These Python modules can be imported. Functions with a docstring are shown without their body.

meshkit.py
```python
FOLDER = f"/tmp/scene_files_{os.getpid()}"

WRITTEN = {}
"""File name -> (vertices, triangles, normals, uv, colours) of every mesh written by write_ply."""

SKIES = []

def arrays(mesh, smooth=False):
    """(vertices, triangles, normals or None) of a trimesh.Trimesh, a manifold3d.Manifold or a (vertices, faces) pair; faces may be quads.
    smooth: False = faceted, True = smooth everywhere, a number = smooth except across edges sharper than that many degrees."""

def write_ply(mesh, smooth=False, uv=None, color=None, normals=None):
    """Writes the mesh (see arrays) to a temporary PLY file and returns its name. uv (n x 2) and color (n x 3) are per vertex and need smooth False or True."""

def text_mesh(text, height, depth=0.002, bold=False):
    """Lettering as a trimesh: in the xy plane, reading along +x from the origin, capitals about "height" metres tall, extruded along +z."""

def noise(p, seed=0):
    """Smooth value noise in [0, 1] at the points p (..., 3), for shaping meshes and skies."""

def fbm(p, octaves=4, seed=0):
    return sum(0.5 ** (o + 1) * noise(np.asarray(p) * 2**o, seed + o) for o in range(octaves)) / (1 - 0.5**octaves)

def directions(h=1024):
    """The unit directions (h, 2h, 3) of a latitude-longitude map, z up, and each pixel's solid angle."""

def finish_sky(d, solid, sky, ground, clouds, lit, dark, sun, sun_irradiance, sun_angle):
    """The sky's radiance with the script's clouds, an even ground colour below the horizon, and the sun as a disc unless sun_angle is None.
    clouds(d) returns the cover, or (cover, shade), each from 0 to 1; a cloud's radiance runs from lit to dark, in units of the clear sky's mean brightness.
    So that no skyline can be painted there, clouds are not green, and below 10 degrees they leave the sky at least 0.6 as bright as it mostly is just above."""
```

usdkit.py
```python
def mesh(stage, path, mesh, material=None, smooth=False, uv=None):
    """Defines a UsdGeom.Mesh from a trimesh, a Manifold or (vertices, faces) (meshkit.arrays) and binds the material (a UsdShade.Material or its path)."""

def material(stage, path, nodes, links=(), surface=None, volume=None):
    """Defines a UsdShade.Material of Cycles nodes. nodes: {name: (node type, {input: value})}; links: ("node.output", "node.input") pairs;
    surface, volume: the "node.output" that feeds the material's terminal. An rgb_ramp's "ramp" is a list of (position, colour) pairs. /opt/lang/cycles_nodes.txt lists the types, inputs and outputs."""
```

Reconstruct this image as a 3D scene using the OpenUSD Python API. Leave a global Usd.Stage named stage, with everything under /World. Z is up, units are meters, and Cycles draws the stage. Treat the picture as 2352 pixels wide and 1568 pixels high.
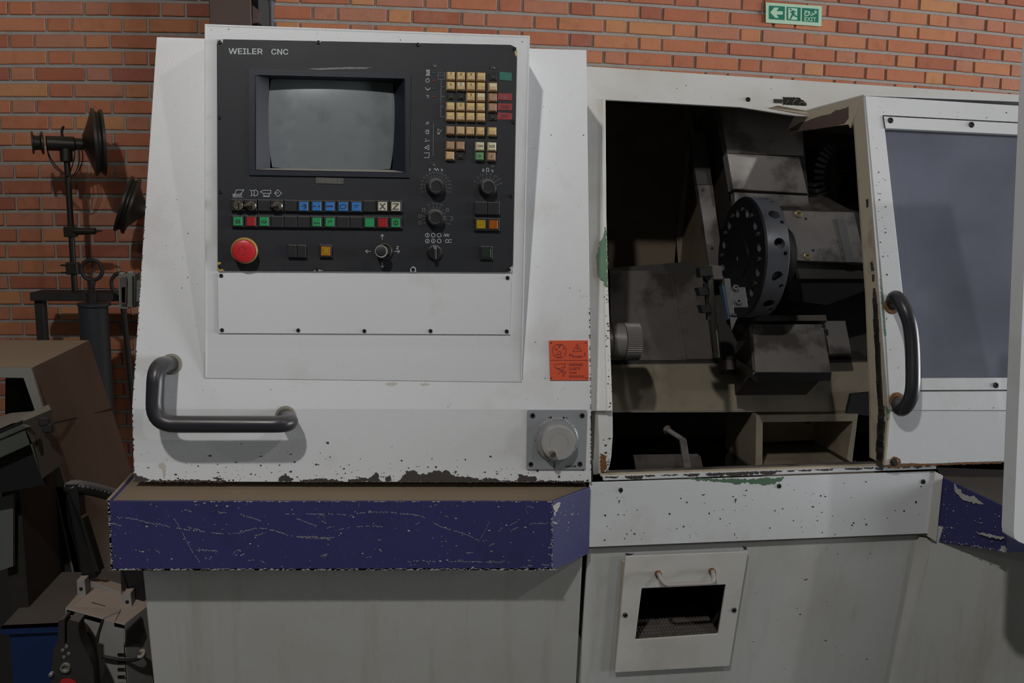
import math, random
import numpy as np, trimesh, usdkit, meshkit
from shapely.geometry import Polygon, LineString, Point, MultiPolygon
from shapely.ops import unary_union
from pxr import Usd, UsdGeom, UsdLux, UsdShade, Gf, Sdf, Vt

stage = Usd.Stage.CreateInMemory()
UsdGeom.SetStageUpAxis(stage, UsdGeom.Tokens.z)
UsdGeom.SetStageMetersPerUnit(stage, 1.0)
UsdGeom.Xform.Define(stage, '/World')
stage.SetDefaultPrim(stage.GetPrimAtPath('/World'))
UsdGeom.Scope.Define(stage, '/World/Looks')
rng = random.Random(7)
nrg = np.random.default_rng(7)

# ------------------------------------------------------------------ camera, light, exposure
CAM = np.array([0., 0., 1.5])
YAW, PITCH, ROLL, FPX = .1319, .1591, -.0194, 1900.


def axes():
    cy, sy = math.cos(YAW), math.sin(YAW)
    f = np.array([sy*math.cos(PITCH), cy*math.cos(PITCH), -math.sin(PITCH)])
    r0 = np.array([cy, -sy, 0.])
    d0 = np.cross(f, r0)
    return np.array([math.cos(ROLL)*r0+math.sin(ROLL)*d0, -math.sin(ROLL)*r0+math.cos(ROLL)*d0, f])


AX = axes()
cam = UsdGeom.Camera.Define(stage, '/World/camera')
cam.CreateHorizontalApertureAttr(36.0)
cam.CreateVerticalApertureAttr(24.0)
cam.CreateFocalLengthAttr(36.0*FPX/2352)
cam.CreateClippingRangeAttr(Gf.Vec2f(.05, 200))
EXPOSURE = 0.0
cam.CreateExposureAttr(EXPOSURE)
m4 = np.eye(4)
m4[0, :3], m4[1, :3], m4[2, :3], m4[3, :3] = AX[0], -AX[1], -AX[2], CAM
cam.AddTransformOp().Set(Gf.Matrix4d(*m4.ravel().tolist()))

dome = UsdLux.DomeLight.Define(stage, '/World/hall_ambient')
dome.CreateColorAttr(Gf.Vec3f(.93, .97, 1.0))
dome.CreateIntensityAttr(.006)


def lamp(name, pos, watts, radius, col=(1, .98, .95)):
    l = UsdLux.SphereLight.Define(stage, '/World/' + name)
    l.CreateRadiusAttr(radius)
    l.CreateIntensityAttr(watts/(4*math.pi*radius*radius*math.pi))
    l.CreateColorAttr(Gf.Vec3f(*col))
    l.AddTranslateOp().Set(Gf.Vec3d(*pos))


def opening_light(name, pos, target, w, h, power, col):
    l = UsdLux.RectLight.Define(stage, '/World/' + name)
    l.CreateWidthAttr(w)
    l.CreateHeightAttr(h)
    l.CreateIntensityAttr(power)
    l.CreateColorAttr(Gf.Vec3f(*col))
    z = np.array(pos, float)-np.array(target, float)
    z /= np.linalg.norm(z)
    x = np.cross([0, 0, 1.], z)
    x /= np.linalg.norm(x)
    y = np.cross(z, x)
    q = np.eye(4)
    q[0, :3], q[1, :3], q[2, :3], q[3, :3] = x, y, z, pos
    l.AddTransformOp().Set(Gf.Matrix4d(*q.ravel().tolist()))


# two lamps hang low before the machine, a third hangs at the right; daylight comes level through the hall's open gate at the right
lamp('hall_lamp', (-.60, -.45, 3.3), 130, .05)
lamp('hall_lamp_001', (-3.2, -.4, 3.2), 15, .05)
lamp('hall_lamp_002', (1.8, -.55, 3.3), 42, .05)
opening_light('gate_daylight', (13.0, -.8, 2.1), (0, 3.4, 1.7), 7, 3.0, 20.0, (.95, .98, 1.0))

# ------------------------------------------------------------------ geometry helpers


def ray(px, py):
    return np.array([(px-1176)/FPX, (py-784)/FPX, 1.])@AX


def at_y(px, py, y):
    r = ray(px, py)
    return CAM+r*(y/r[1])


def at_z(px, py, z):
    r = ray(px, py)
    return CAM+r*((z+0.)/r[2])


def to_px(p):
    c = AX@(np.asarray(p, float)-CAM)
    return 1176+FPX*c[0]/c[2], 784+FPX*c[1]/c[2]


class Pl:
    """A plane of the place: lean = degrees it leans back; turn = degrees about the vertical. p0 is relative to eye height."""
    def __init__(s, p0, lean=0., turn=0.):
        a, t = math.radians(lean), math.radians(turn)
        s.p = np.array(p0, float)+[0, 0, CAM[2]]
        s.u = np.array([math.cos(t), math.sin(t), 0.])
        back = np.array([-math.sin(t), math.cos(t), 0.])
        s.v = back*math.sin(a)+np.array([0, 0, math.cos(a)])
        s.n = np.cross(s.u, s.v)

    def at(s, px, py, h=0.):
        r = ray(px, py)
        o = s.p+s.n*h
        return CAM+r*(np.dot(o-CAM, s.n)/np.dot(r, s.n))

    def uv(s, px, py, h=0.):
        d = s.at(px, py, h)-s.p
        return np.dot(d, s.u), np.dot(d, s.v)

    def to3(s, uv, h=0.):
        uv = np.atleast_2d(uv)
        return s.p+uv[:, :1]*s.u+uv[:, 1:2]*s.v+np.broadcast_to(np.atleast_1d(h)[:, None], (len(uv), 1))*s.n

    def poly(s, pts, h=0., holes=()):
        return Polygon([s.uv(x, y, h) for x, y in pts], [[s.uv(x, y, h) for x, y in q] for q in holes]).buffer(0)

    def mpp(s, px, py):
        return float(np.linalg.norm(s.at(px+1, py)-s.at(px, py)))


def cat(ms):
    ms = [m for m in ms if m is not None and len(m.faces)]
    return trimesh.util.concatenate(ms) if ms else None


def prism(pl, poly, h0, h1):
    out = []
    for g in getattr(poly, 'geoms', [poly]):
        if g.is_empty or g.area < 1e-12:
            continue
        m = trimesh.creation.extrude_polygon(g, h1-h0, engine='earcut')
        v = np.array(m.vertices)
        m.vertices = pl.to3(v[:, :2], v[:, 2]+h0)
        out.append(m)
    return cat(out)


def slab(pl, pts, h0, h1, holes=()):
    return prism(pl, pl.poly(pts, h1, holes), h0, h1)


def block(pl, pts, h0, h1, ch=.001, taper=0.):
    """Convex piece on a plane with chamfered front edge."""
    P = pl.poly(pts, h1)
    top = P.buffer(-ch, join_style=2)
    base = P.buffer(taper, join_style=2)
    v = np.vstack([pl.to3(np.array(base.exterior.coords)[:-1], h0), pl.to3(np.array(P.exterior.coords)[:-1], h1-ch), pl.to3(np.array(top.exterior.coords)[:-1], h1)])
    return trimesh.convex.convex_hull(v)


def rect(cx, cy, w, h, sl=0.):
    return [(cx-w/2, cy-h/2-sl*w/2), (cx+w/2, cy-h/2+sl*w/2), (cx+w/2, cy+h/2+sl*w/2), (cx-w/2, cy+h/2-sl*w/2)]


def circ(cx, cy, r, n=24, ry=None):
    ry = r if ry is None else ry
    return [(cx+r*math.cos(2*math.pi*i/n), cy+ry*math.sin(2*math.pi*i/n)) for i in range(n)]


def strokes(pl, lines, w, h0, h1):
    """Printed lines: polylines in picture coordinates with width w."""
    g = []
    for L in lines:
        q = [pl.uv(x, y, h1) for x, y in L]
        k = pl.mpp(*L[0])
        g.append(LineString(q).buffer(k*w/2, cap_style=2, join_style=2) if len(q) > 1 else Point(q[0]).buffer(k*w/2))
    return prism(pl, unary_union(g), h0, h1)


def text(pl, s, x0, y0, x1, y1, h, depth=.0006, bold=False, slope=0.):
    """Lettering filling the box (x0, y0)-(x1, y1); slope = fall of the baseline."""
    m = meshkit.text_mesh(s, .1, .01, bold)
    v = np.array(m.vertices)
    lo, hi = v.min(0), v.max(0)
    t = (v-lo)/(hi-lo)
    px = x0+t[:, 0]*(x1-x0)
    py = y1-t[:, 1]*(y1-y0)+slope*(px-x0)
    P = np.array([pl.uv(a, b, h+depth) for a, b in zip(px, py)])
    return trimesh.Trimesh(pl.to3(P, h+t[:, 2]*depth), m.faces, process=False)


def lathe(o, n, prof, seg=40, up=None):
    """Turned piece: prof = [(r, h)...] about axis n from o."""
    n = np.array(n, float)/np.linalg.norm(n)
    a = np.cross(n, [0, 0, 1.] if abs(n[2]) < .9 else [1., 0, 0])
    a /= np.linalg.norm(a)
    b = np.cross(n, a)
    pr = list(prof)
    if pr[0][0] > 1e-6:
        pr = [(0., pr[0][1])]+pr
    if pr[-1][0] > 1e-6:
        pr = pr+[(0., pr[-1][1])]
    ang = np.arange(seg)*2*math.pi/seg
    ringv = np.cos(ang)[:, None]*a+np.sin(ang)[:, None]*b
    V, F, idx = [], [], []
    for r, h in pr:
        if r < 1e-6:
            idx.append((len(V), 1))
            V.append(np.array(o)+n*h)
        else:
            idx.append((len(V), seg))
            V.extend(np.array(o)+n*h+r*ringv)
    for (i, ni), (j, nj) in zip(idx[:-1], idx[1:]):
        for k in range(seg):
            k2 = (k+1) % seg
            if ni == 1 and nj > 1:
                F.append((i, j+k, j+k2))
            elif nj == 1 and ni > 1:
                F.append((i+k, j, i+k2))
            elif ni > 1:
                F += [(i+k, j+k, j+k2), (i+k, j+k2, i+k2)]
    m = trimesh.Trimesh(np.array(V), F, process=False)
    if m.volume < 0:
        m.invert()
    return m


def disc(pl, cx, cy, prof, seg=32):
    """Turned piece standing on a plane at a picture point (profile radii in metres); placed so that its front lands there."""
    h = prof[-1][1]
    o = pl.at(cx, cy, h)-pl.n*h
    return lathe(o, pl.n, prof, seg)


def screw(pl, cx, cy, r, h0=0., ht=.002, slot=True):
    k = pl.mpp(cx, cy)*r
    m = disc(pl, cx, cy, [(k, h0), (k, h0+ht*.5), (k*.75, h0+ht), (k*.45, h0+ht), (k*.4, h0+ht*.45)], 14)
    return m


def tube(pts, r, sides=12, closed=False):
    p = np.asarray(pts, float)
    rr = np.broadcast_to(np.asarray(r, float), (len(p),))
    t = np.gradient(p, axis=0) if not closed else np.roll(p, -1, 0)-np.roll(p, 1, 0)
    t /= np.linalg.norm(t, axis=1, keepdims=True)+1e-12
    a = np.cross(t[0], [0.3, .2, 1.])
    V = []
    for i in range(len(p)):
        a = a-t[i]*np.dot(a, t[i])
        a /= np.linalg.norm(a)
        b = np.cross(t[i], a)
        ang = np.arange(sides)*2*math.pi/sides
        V.append(p[i]+rr[i]*(np.cos(ang)[:, None]*a+np.sin(ang)[:, None]*b))
    V = np.vstack(V)
    F = []
    n = len(p)
    for i in range(n if closed else n-1):
        j = (i+1) % n
        for k in range(sides):
            k2 = (k+1) % sides
            F += [(i*sides+k, i*sides+k2, j*sides+k2), (i*sides+k, j*sides+k2, j*sides+k)]
    if not closed:
        c0, c1 = len(V), len(V)+1
        V = np.vstack([V, p[0], p[-1]])
        for k in range(sides):
            k2 = (k+1) % sides
            F += [(c0, k2, k), (c1, (n-1)*sides+k, (n-1)*sides+k2)]
    m = trimesh.Trimesh(V, F, process=False)
    if m.volume < 0:
        m.invert()
    return m


def spline(P, n=40):
    from scipy.interpolate import CubicSpline
    P = np.asarray(P, float)
    d = np.r_[0, np.cumsum(np.sqrt(np.linalg.norm(np.diff(P, axis=0), axis=1)))]
    return CubicSpline(d, P)(np.linspace(0, d[-1], n))


def fillet(P, r, n=7):
    """Polyline with rounded corners."""
    P = [np.asarray(p, float) for p in P]
    out = [P[0]]
    for a, b, c in zip(P[:-2], P[1:-1], P[2:]):
        da, dc = a-b, c-b
        k = min(r, np.linalg.norm(da)*.49, np.linalg.norm(dc)*.49)
        s, e = b+da/np.linalg.norm(da)*k, b+dc/np.linalg.norm(dc)*k
        for t in np.linspace(0, 1, n):
            out.append((1-t)**2*s+2*t*(1-t)*b+t*t*e)
    out.append(P[-1])
    return np.array(out)


def hexa(f4, b4):
    """Closed body between a front loop and a back loop of equal length (loops in the same order)."""
    f4, b4 = np.asarray(f4, float), np.asarray(b4, float)
    n = len(f4)
    V = np.vstack([f4, b4])
    F = []
    for i in range(1, n-1):
        F += [(0, i, i+1), (n, n+i+1, n+i)]
    for i in range(n):
        j = (i+1) % n
        F += [(i, n+i, n+j), (i, n+j, j)]
    m = trimesh.Trimesh(V, F, process=False)
    m.update_faces(m.nondegenerate_faces())
    if m.volume < 0:
        m.invert()
    return m


def push(pts, d):
    return np.asarray(pts, float)+np.asarray(d, float)


def box(lo, hi):
    lo, hi = np.minimum(lo, hi), np.maximum(lo, hi)
    m = trimesh.creation.box(hi-lo)
    m.apply_translation((lo+hi)/2)
    return m


def rbox(lo, hi, c=.004):
    lo, hi = np.array(np.minimum(lo, hi), float), np.array(np.maximum(lo, hi), float)
    v = []
    for k in range(3):
        for sx in (0, 1):
            for sy in (0, 1):
                for sz in (0, 1):
                    p = [(hi if q else lo)[i] for i, q in enumerate((sx, sy, sz))]
                    for i in range(3):
                        if i != k:
                            p[i] += c if (sx, sy, sz)[i] == 0 else -c
                    v.append(p)
    return trimesh.convex.convex_hull(np.array(v))


def jag(pts, amp, seed, step=None):
    """Ragged outline of flaked paint, in picture coordinates."""
    r = np.random.default_rng(seed)
    step = step or amp*1.3
    out = []
    for a, b in zip(pts, pts[1:]+pts[:1]):
        n = max(1, int(math.hypot(b[0]-a[0], b[1]-a[1])/step))
        for i in range(n):
            t = i/n
            out.append((a[0]+(b[0]-a[0])*t+r.uniform(-amp, amp), a[1]+(b[1]-a[1])*t+r.uniform(-amp, amp)))
    return out


def flakes(pl, polys, h0, h1, amp=2., seed=1):
    g = []
    for i, p in enumerate(polys):
        g.append(pl.poly(jag(list(p), amp, seed+i), h1))
    return prism(pl, unary_union(g), h0, h1)


def specks(pl, region, n, smin, smax, h0, h1, seed, ax=1., bias=None):
    """Little chips of missing paint strewn over a region given as a picture polygon."""
    r = np.random.default_rng(seed)
    P = Polygon(region)
    x0, y0, x1, y1 = P.bounds
    g = []
    while len(g) < n:
        x, y = r.uniform(x0, x1), r.uniform(y0, y1)
        if bias is not None and r.uniform() > bias(x, y):
            continue
        if not P.contains(Point(x, y)):
            continue
        s = smin+(smax-smin)*r.uniform()**3
        a0 = r.uniform(0, 6.3)
        k = r.integers(5, 8)
        el = r.uniform(.5, 1.)
        pts = [(x+s*ax*math.cos(a)*q, y+s*el*math.sin(a)*q) for a, q in ((a0+2*math.pi*i/k, r.uniform(.6, 1.1)) for i in range(k))]
        g.append(pl.poly(pts, h1))
    return cat([prism(pl, p, h0, h1) for p in g])


# ------------------------------------------------------------------ naming, things, parts
USED = {}


def numbered(parent, name):
    k = (parent, name)
    n = USED.get(k, 0)
    USED[k] = n+1
    return name if n == 0 else f'{name}_{n:03d}'


def key(p, **kw):
    for k, v in kw.items():
        if v:
            p.SetCustomDataByKey(k, v)


class Thing:
    """Gathers parts in world coordinates, then writes an Xform at the thing's base with its parts below it."""
    def __init__(s, name, label=None, category=None, group=None, kind=None):
        s.name, s.meta, s.parts = name, dict(label=label, category=category, group=group, kind=kind), []

    def add(s, name, mesh, mat, label=None, smooth=30, sub=(), kind=None):
        """sub: (name, mesh, mat[, label]) pieces of this part."""
        if mesh is None:
            return s
        s.parts.append((name, mesh, mat, label, smooth, sub, kind))
        return s

    def done(s):
        allv = np.vstack([np.array(p[1].vertices) for p in s.parts])
        lo, hi = allv.min(0), allv.max(0)
        base = np.array([(lo[0]+hi[0])/2, (lo[1]+hi[1])/2, lo[2]])
        path = '/World/'+numbered('', s.name)
        x = UsdGeom.Xform.Define(stage, path)
        x.AddTranslateOp().Set(Gf.Vec3d(*base.tolist()))
        key(x.GetPrim(), **s.meta)
        for name, mesh, mat, label, smooth, sub, kind in s.parts:
            pp = path+'/'+numbered(path, name)
            put(pp, mesh, mat, smooth, base)
            key(stage.GetPrimAtPath(pp), label=label, kind=kind)
            for q in sub:
                if q[1] is None:
                    continue
                sp = pp+'/'+numbered(pp, q[0])
                put(sp, q[1], q[2], smooth, base)
                if len(q) > 3:
                    key(stage.GetPrimAtPath(sp), label=q[3])
        return x.GetPrim()


def put(path, mesh, mat, smooth, base=(0, 0, 0)):
    m = trimesh.Trimesh(np.array(mesh.vertices)-np.asarray(base), np.array(mesh.faces), process=False)
    if smooth:
        m.merge_vertices(digits_vertex=6)
    return usdkit.mesh(stage, path, m, MAT[mat], smooth)


def single(name, mesh, mat, label=None, category=None, group=None, kind=None, smooth=30):
    path = '/World/'+numbered('', name)
    put(path, mesh, mat, smooth)
    key(stage.GetPrimAtPath(path), label=label, category=category, group=group, kind=kind)


# ------------------------------------------------------------------ materials
MAT = {}


def s2l(c):
    return tuple((x/255/12.92 if x/255 <= .04045 else ((x/255+.055)/1.055)**2.4) for x in c)


def mat(name, col, rough=.5, metal=0., var=0., vscale=6., dirt=(), streak=None, bump=None, bevel=0., spec=.5, dust=None, rvar=0.):
    """col linear. dirt: (colour, scale, lo, hi, strength) noise patches; streak: (colour, strength) runs down the surface; dust: (colour, strength) on upward faces."""
    N = {'g': ('geometry', {}), 'p': ('principled_bsdf', {'base_color': col, 'roughness': rough, 'metallic': metal, 'specular_ior_level': spec})}
    L = []
    cur = None
    if var:
        N['nv'] = ('noise_texture', {'scale': vscale, 'detail': 4., 'roughness': .6})
        N['mv'] = ('mix', {'color1': tuple(c*(1-var) for c in col), 'color2': tuple(min(1, c*(1+var)) for c in col)})
        L += [('g.position', 'nv.vector'), ('nv.fac', 'mv.fac')]
        cur = 'mv.color'
    for i, (dc, sc, lo, hi, st) in enumerate(dirt):
        N[f'nd{i}'] = ('noise_texture', {'scale': sc, 'detail': 5., 'roughness': .6})
        N[f'rd{i}'] = ('map_range', {'from_min': lo, 'from_max': hi, 'to_min': 0., 'to_max': st, 'clamp': True})
        N[f'md{i}'] = ('mix', {'color1': col, 'color2': dc})
        L += [('g.position', f'nd{i}.vector'), (f'nd{i}.fac', f'rd{i}.value'), (f'rd{i}.result', f'md{i}.fac')]
        if cur:
            L.append((cur, f'md{i}.color1'))
        cur = f'md{i}.color'
    if streak:
        N['mp'] = ('mapping', {'scale': (22., 22., 1.1)})
        N['ns'] = ('noise_texture', {'scale': 1., 'detail': 4., 'roughness': .65})
        N['rs'] = ('map_range', {'from_min': .52, 'from_max': .72, 'to_min': 0., 'to_max': streak[1], 'clamp': True})
        N['ms'] = ('mix', {'color1': col, 'color2': streak[0]})
        L += [('g.position', 'mp.vector'), ('mp.vector', 'ns.vector'), ('ns.fac', 'rs.value'), ('rs.result', 'ms.fac')]
        if cur:
            L.append((cur, 'ms.color1'))
        cur = 'ms.color'
    if dust:
        N['sx'] = ('separate_xyz', {})
        N['ru'] = ('map_range', {'from_min': .25, 'from_max': .95, 'to_min': 0., 'to_max': dust[1], 'clamp': True})
        N['mu'] = ('mix', {'color1': col, 'color2': dust[0]})
        L += [('g.normal', 'sx.vector'), ('sx.z', 'ru.value'), ('ru.result', 'mu.fac')]
        if cur:
            L.append((cur, 'mu.color1'))
        cur = 'mu.color'
    if cur:
        L.append((cur, 'p.base_color'))
    if rvar:
        N['nr'] = ('noise_texture', {'scale': 14., 'detail': 4.})
        N['rr'] = ('map_range', {'from_min': .3, 'from_max': .7, 'to_min': max(.02, rough-rvar), 'to_max': min(1, rough+rvar), 'clamp': True})
        L += [('g.position', 'nr.vector'), ('nr.fac', 'rr.value'), ('rr.result', 'p.roughness')]
    nrm = None
    if bevel:
        N['bv'] = ('bevel', {'radius': bevel, 'samples': 4})
        nrm = 'bv.bevel'
    if bump:
        N['nb'] = ('noise_texture', {'scale': bump[0], 'detail': 3.})
        N['bp'] = ('bump', {'strength': 1., 'distance': bump[1]})
        L += [('g.position', 'nb.vector'), ('nb.fac', 'bp.height')]
        if nrm:
            L.append((nrm, 'bp.normal'))
        nrm = 'bp.normal'
    if nrm:
        L.append((nrm, 'p.normal'))
    MAT[name] = usdkit.material(stage, '/World/Looks/'+name, N, L, surface='p.BSDF')


WHITE = (.65, .655, .67)
GRIME = (.30, .255, .17)
mat('white_paint', WHITE, .42, var=.03, vscale=3, dirt=[(GRIME, 5., .56, .8, .35), ((.33, .31, .27), 60., .66, .8, .35)], bump=(420, .00018), bevel=.0025)
mat('white_cover', (.65, .655, .67), .5, var=.03, vscale=4, dirt=[(GRIME, 6., .58, .8, .3)], bump=(420, .00015), bevel=.001)
mat('white_enclosure', (.62, .615, .60), .45, var=.04, vscale=3, dirt=[((.42, .36, .25), 3.5, .42, .75, .55), ((.33, .30, .25), 70., .66, .8, .3)], bump=(420, .00018), bevel=.0025)
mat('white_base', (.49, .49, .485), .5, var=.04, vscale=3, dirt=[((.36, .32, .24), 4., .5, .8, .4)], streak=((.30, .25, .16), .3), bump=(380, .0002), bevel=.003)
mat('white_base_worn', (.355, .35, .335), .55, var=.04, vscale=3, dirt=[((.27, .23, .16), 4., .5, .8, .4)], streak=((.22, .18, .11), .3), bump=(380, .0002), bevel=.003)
mat('white_apron', (.64, .65, .67), .45, var=.03, vscale=3, dirt=[((.36, .31, .22), 5., .58, .8, .35)], bump=(380, .0002), bevel=.002)
mat('white_hatch', (.60, .59, .565), .5, var=.05, vscale=5, dirt=[((.36, .30, .2), 7., .5, .8, .45)], bump=(380, .0002), bevel=.002)
mat('cream_edge', (.47, .40, .30), .55, var=.12, vscale=12, dirt=[((.22, .14, .08), 14., .55, .75, .7)], bump=(200, .0003))
mat('bare_steel', (.048, .041, .038), .6, var=.3, vscale=40, dirt=[((.075, .05, .035), 30., .5, .7, .5)], bump=(150, .0004))
mat('rust', (.16, .065, .018), .8, var=.4, vscale=60, bump=(200, .0005))
mat('green_primer', (.085, .16, .095), .6, var=.2, vscale=30)
mat('yellow_primer', (.48, .30, .06), .6, var=.2, vscale=60)
mat('grime_run', (.20, .185, .15), .6, var=.2, vscale=20)
mat('stain_tan', (.50, .465, .40), .5, var=.08, vscale=20)
mat('handle_pale', (.36, .325, .31), .45, var=.08, vscale=30)
mat('seam_dark', (.02, .018, .016), .7)
mat('panel_black', (.0095, .0105, .015), .55, var=.15, vscale=10, dirt=[((.035, .032, .03), 7., .55, .8, .5)], bump=(500, .0001), bevel=.001)
mat('bezel_navy', (.011, .013, .024), .45, var=.15, vscale=10, dust=((.35, .32, .28), .85), bevel=.0008)
mat('key_bed', (.006, .006, .007), .6)
mat('button_black', (.014, .014, .016), .45, dust=((.22, .2, .18), .8), bevel=.0006)
mat('knob_black', (.012, .012, .014), .45, dust=((.2, .18, .17), .7))
mat('crt_glass', (.18, .20, .21), .22, var=.12, vscale=9, dirt=[((.10, .105, .10), 16., .52, .7, .5), ((.30, .31, .30), 9., .6, .78, .6)], spec=.6)
mat('print_white', (.42, .44, .45), .6)
mat('print_grey', (.16, .165, .17), .6)
mat('print_dim', (.07, .07, .07), .6)
mat('print_black', (.012, .012, .014), .6)
mat('key_cream', (.52, .36, .19), .5, var=.18, vscale=120, dirt=[((.22, .12, .07), 110., .5, .75, .6)])
mat('key_yellow', (.60, .44, .17), .5, var=.12, vscale=140)
mat('key_brown', (.36, .22, .13), .5, var=.2, vscale=120, dirt=[((.15, .08, .05), 110., .5, .75, .6)])
mat('key_white', (.62, .56, .38), .5, var=.08, vscale=120)
mat('key_green', (.12, .25, .12), .5, var=.15, vscale=120)
mat('tape_green', (.02, .13, .10), .55, var=.2, vscale=60)
mat('tape_red', (.27, .030, .034), .55, var=.2, vscale=60)
mat('cap_blue', (.030, .165, .46), .4, var=.1, vscale=60)
mat('cap_green', (.02, .26, .085), .4, var=.1, vscale=60)
mat('cap_red', (.32, .012, .012), .4, var=.1, vscale=60)
mat('cap_ivory', (.55, .50, .38), .45, var=.1, vscale=80)
mat('cap_amber', (.40, .16, .012), .3, var=.35, vscale=140)
mat('cap_yellow', (.34, .22, .008), .3, var=.35, vscale=140)
mat('cap_orange', (.30, .075, .006), .3, var=.35, vscale=140)
mat('cap_dark_green', (.012, .024, .016), .4)
mat('estop_red', (.50, .018, .025), .38, var=.06, vscale=40)
mat('estop_ring', (.33, .22, .05), .5, var=.2, vscale=60)
mat('chrome', (.55, .54, .52), .25, metal=1.)
mat('old_nickel', (.38, .34, .28), .32, metal=1., var=.2, vscale=60)
mat('screw_dark', (.035, .034, .034), .5, metal=.6)
mat('nameplate', (.075, .07, .055), .5, var=.2, vscale=60)
mat('plate_orange', (.60, .075, .02), .5, var=.06, vscale=30)
mat('print_maroon', (.16, .012, .015), .6)
mat('alu_plate', (.36, .37, .39), .42, metal=.35, var=.06, vscale=20, bevel=.001)
mat('alu_dial', (.42, .42, .43), .36, metal=.5, var=.08, vscale=30, dirt=[((.2, .19, .18), 30., .55, .75, .4)])
mat('alu_wheel', (.40, .39, .38), .45, metal=.3, var=.08, vscale=30)
mat('handle_grey', (.024, .024, .029), .34, var=.1, vscale=20, dust=((.15, .135, .125), .4), rvar=.06, spec=.4)
mat('tray_blue', (.032, .031, .118), .42, var=.14, vscale=8, dirt=[((.018, .018, .03), 6., .58, .8, .6)], bump=(300, .0002), bevel=.002)
mat('scratch', (.36, .35, .34), .6, var=.2, vscale=80)
mat('dust_tan', (.19, .14, .09), .85, var=.1, vscale=8, dirt=[((.2, .15, .1), 20., .55, .75, .4)])
mat('tray_grime', (.07, .055, .045), .7, var=.2, vscale=10)
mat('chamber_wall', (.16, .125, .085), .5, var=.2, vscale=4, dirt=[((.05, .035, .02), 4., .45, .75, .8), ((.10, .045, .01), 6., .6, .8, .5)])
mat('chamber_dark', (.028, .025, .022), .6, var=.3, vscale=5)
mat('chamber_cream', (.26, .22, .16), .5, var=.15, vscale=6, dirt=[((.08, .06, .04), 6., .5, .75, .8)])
mat('oily_steel', (.115, .10, .092), .45, metal=.2, var=.2, vscale=9, dirt=[((.035, .03, .027), 8., .5, .62, .8)], rvar=.1, bevel=.001)
mat('oily_steel_light', (.20, .185, .175), .42, metal=.25, var=.15, vscale=9, dirt=[((.05, .043, .038), 7., .5, .6, .85)], rvar=.1, bevel=.001)
mat('turret_rim', (.115, .12, .14), .4, metal=.35, var=.15, vscale=14, dirt=[((.05, .05, .055), 10., .5, .7, .6)], rvar=.08)
mat('turret_face', (.010, .011, .014), .4, metal=.3, var=.2, vscale=20)
mat('tool_steel', (.17, .17, .175), .35, metal=.4, var=.15, vscale=30)
mat('tool_blue', (.07, .12, .17), .35, metal=.4, var=.15, vscale=30)
mat('brass', (.30, .24, .12), .4, metal=.6)
mat('black_oxide', (.012, .012, .012), .4)
mat('conduit_black', (.035, .036, .038), .3, spec=.7)
mat('brown_iron', (.105, .068, .056), .75, var=.15, vscale=9, bump=(120, .0003))
mat('dark_iron', (.036, .034, .028), .42, metal=.4, var=.3, vscale=18, dust=((.13, .11, .075), .8))
mat('dark_iron_soft', (.03, .027, .025), .6, var=.25, vscale=12)
mat('grey_iron', (.045, .05, .058), .55, var=.12, vscale=8)
mat('housing_beige', (.24, .20, .155), .6, var=.08, vscale=4, dirt=[((.12, .095, .07), 3., .45, .75, .5)], dust=((.46, .37, .25), .9), bevel=.004)
mat('housing_pale', (.30, .29, .26), .6, var=.1, vscale=8, bevel=.003)
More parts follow.
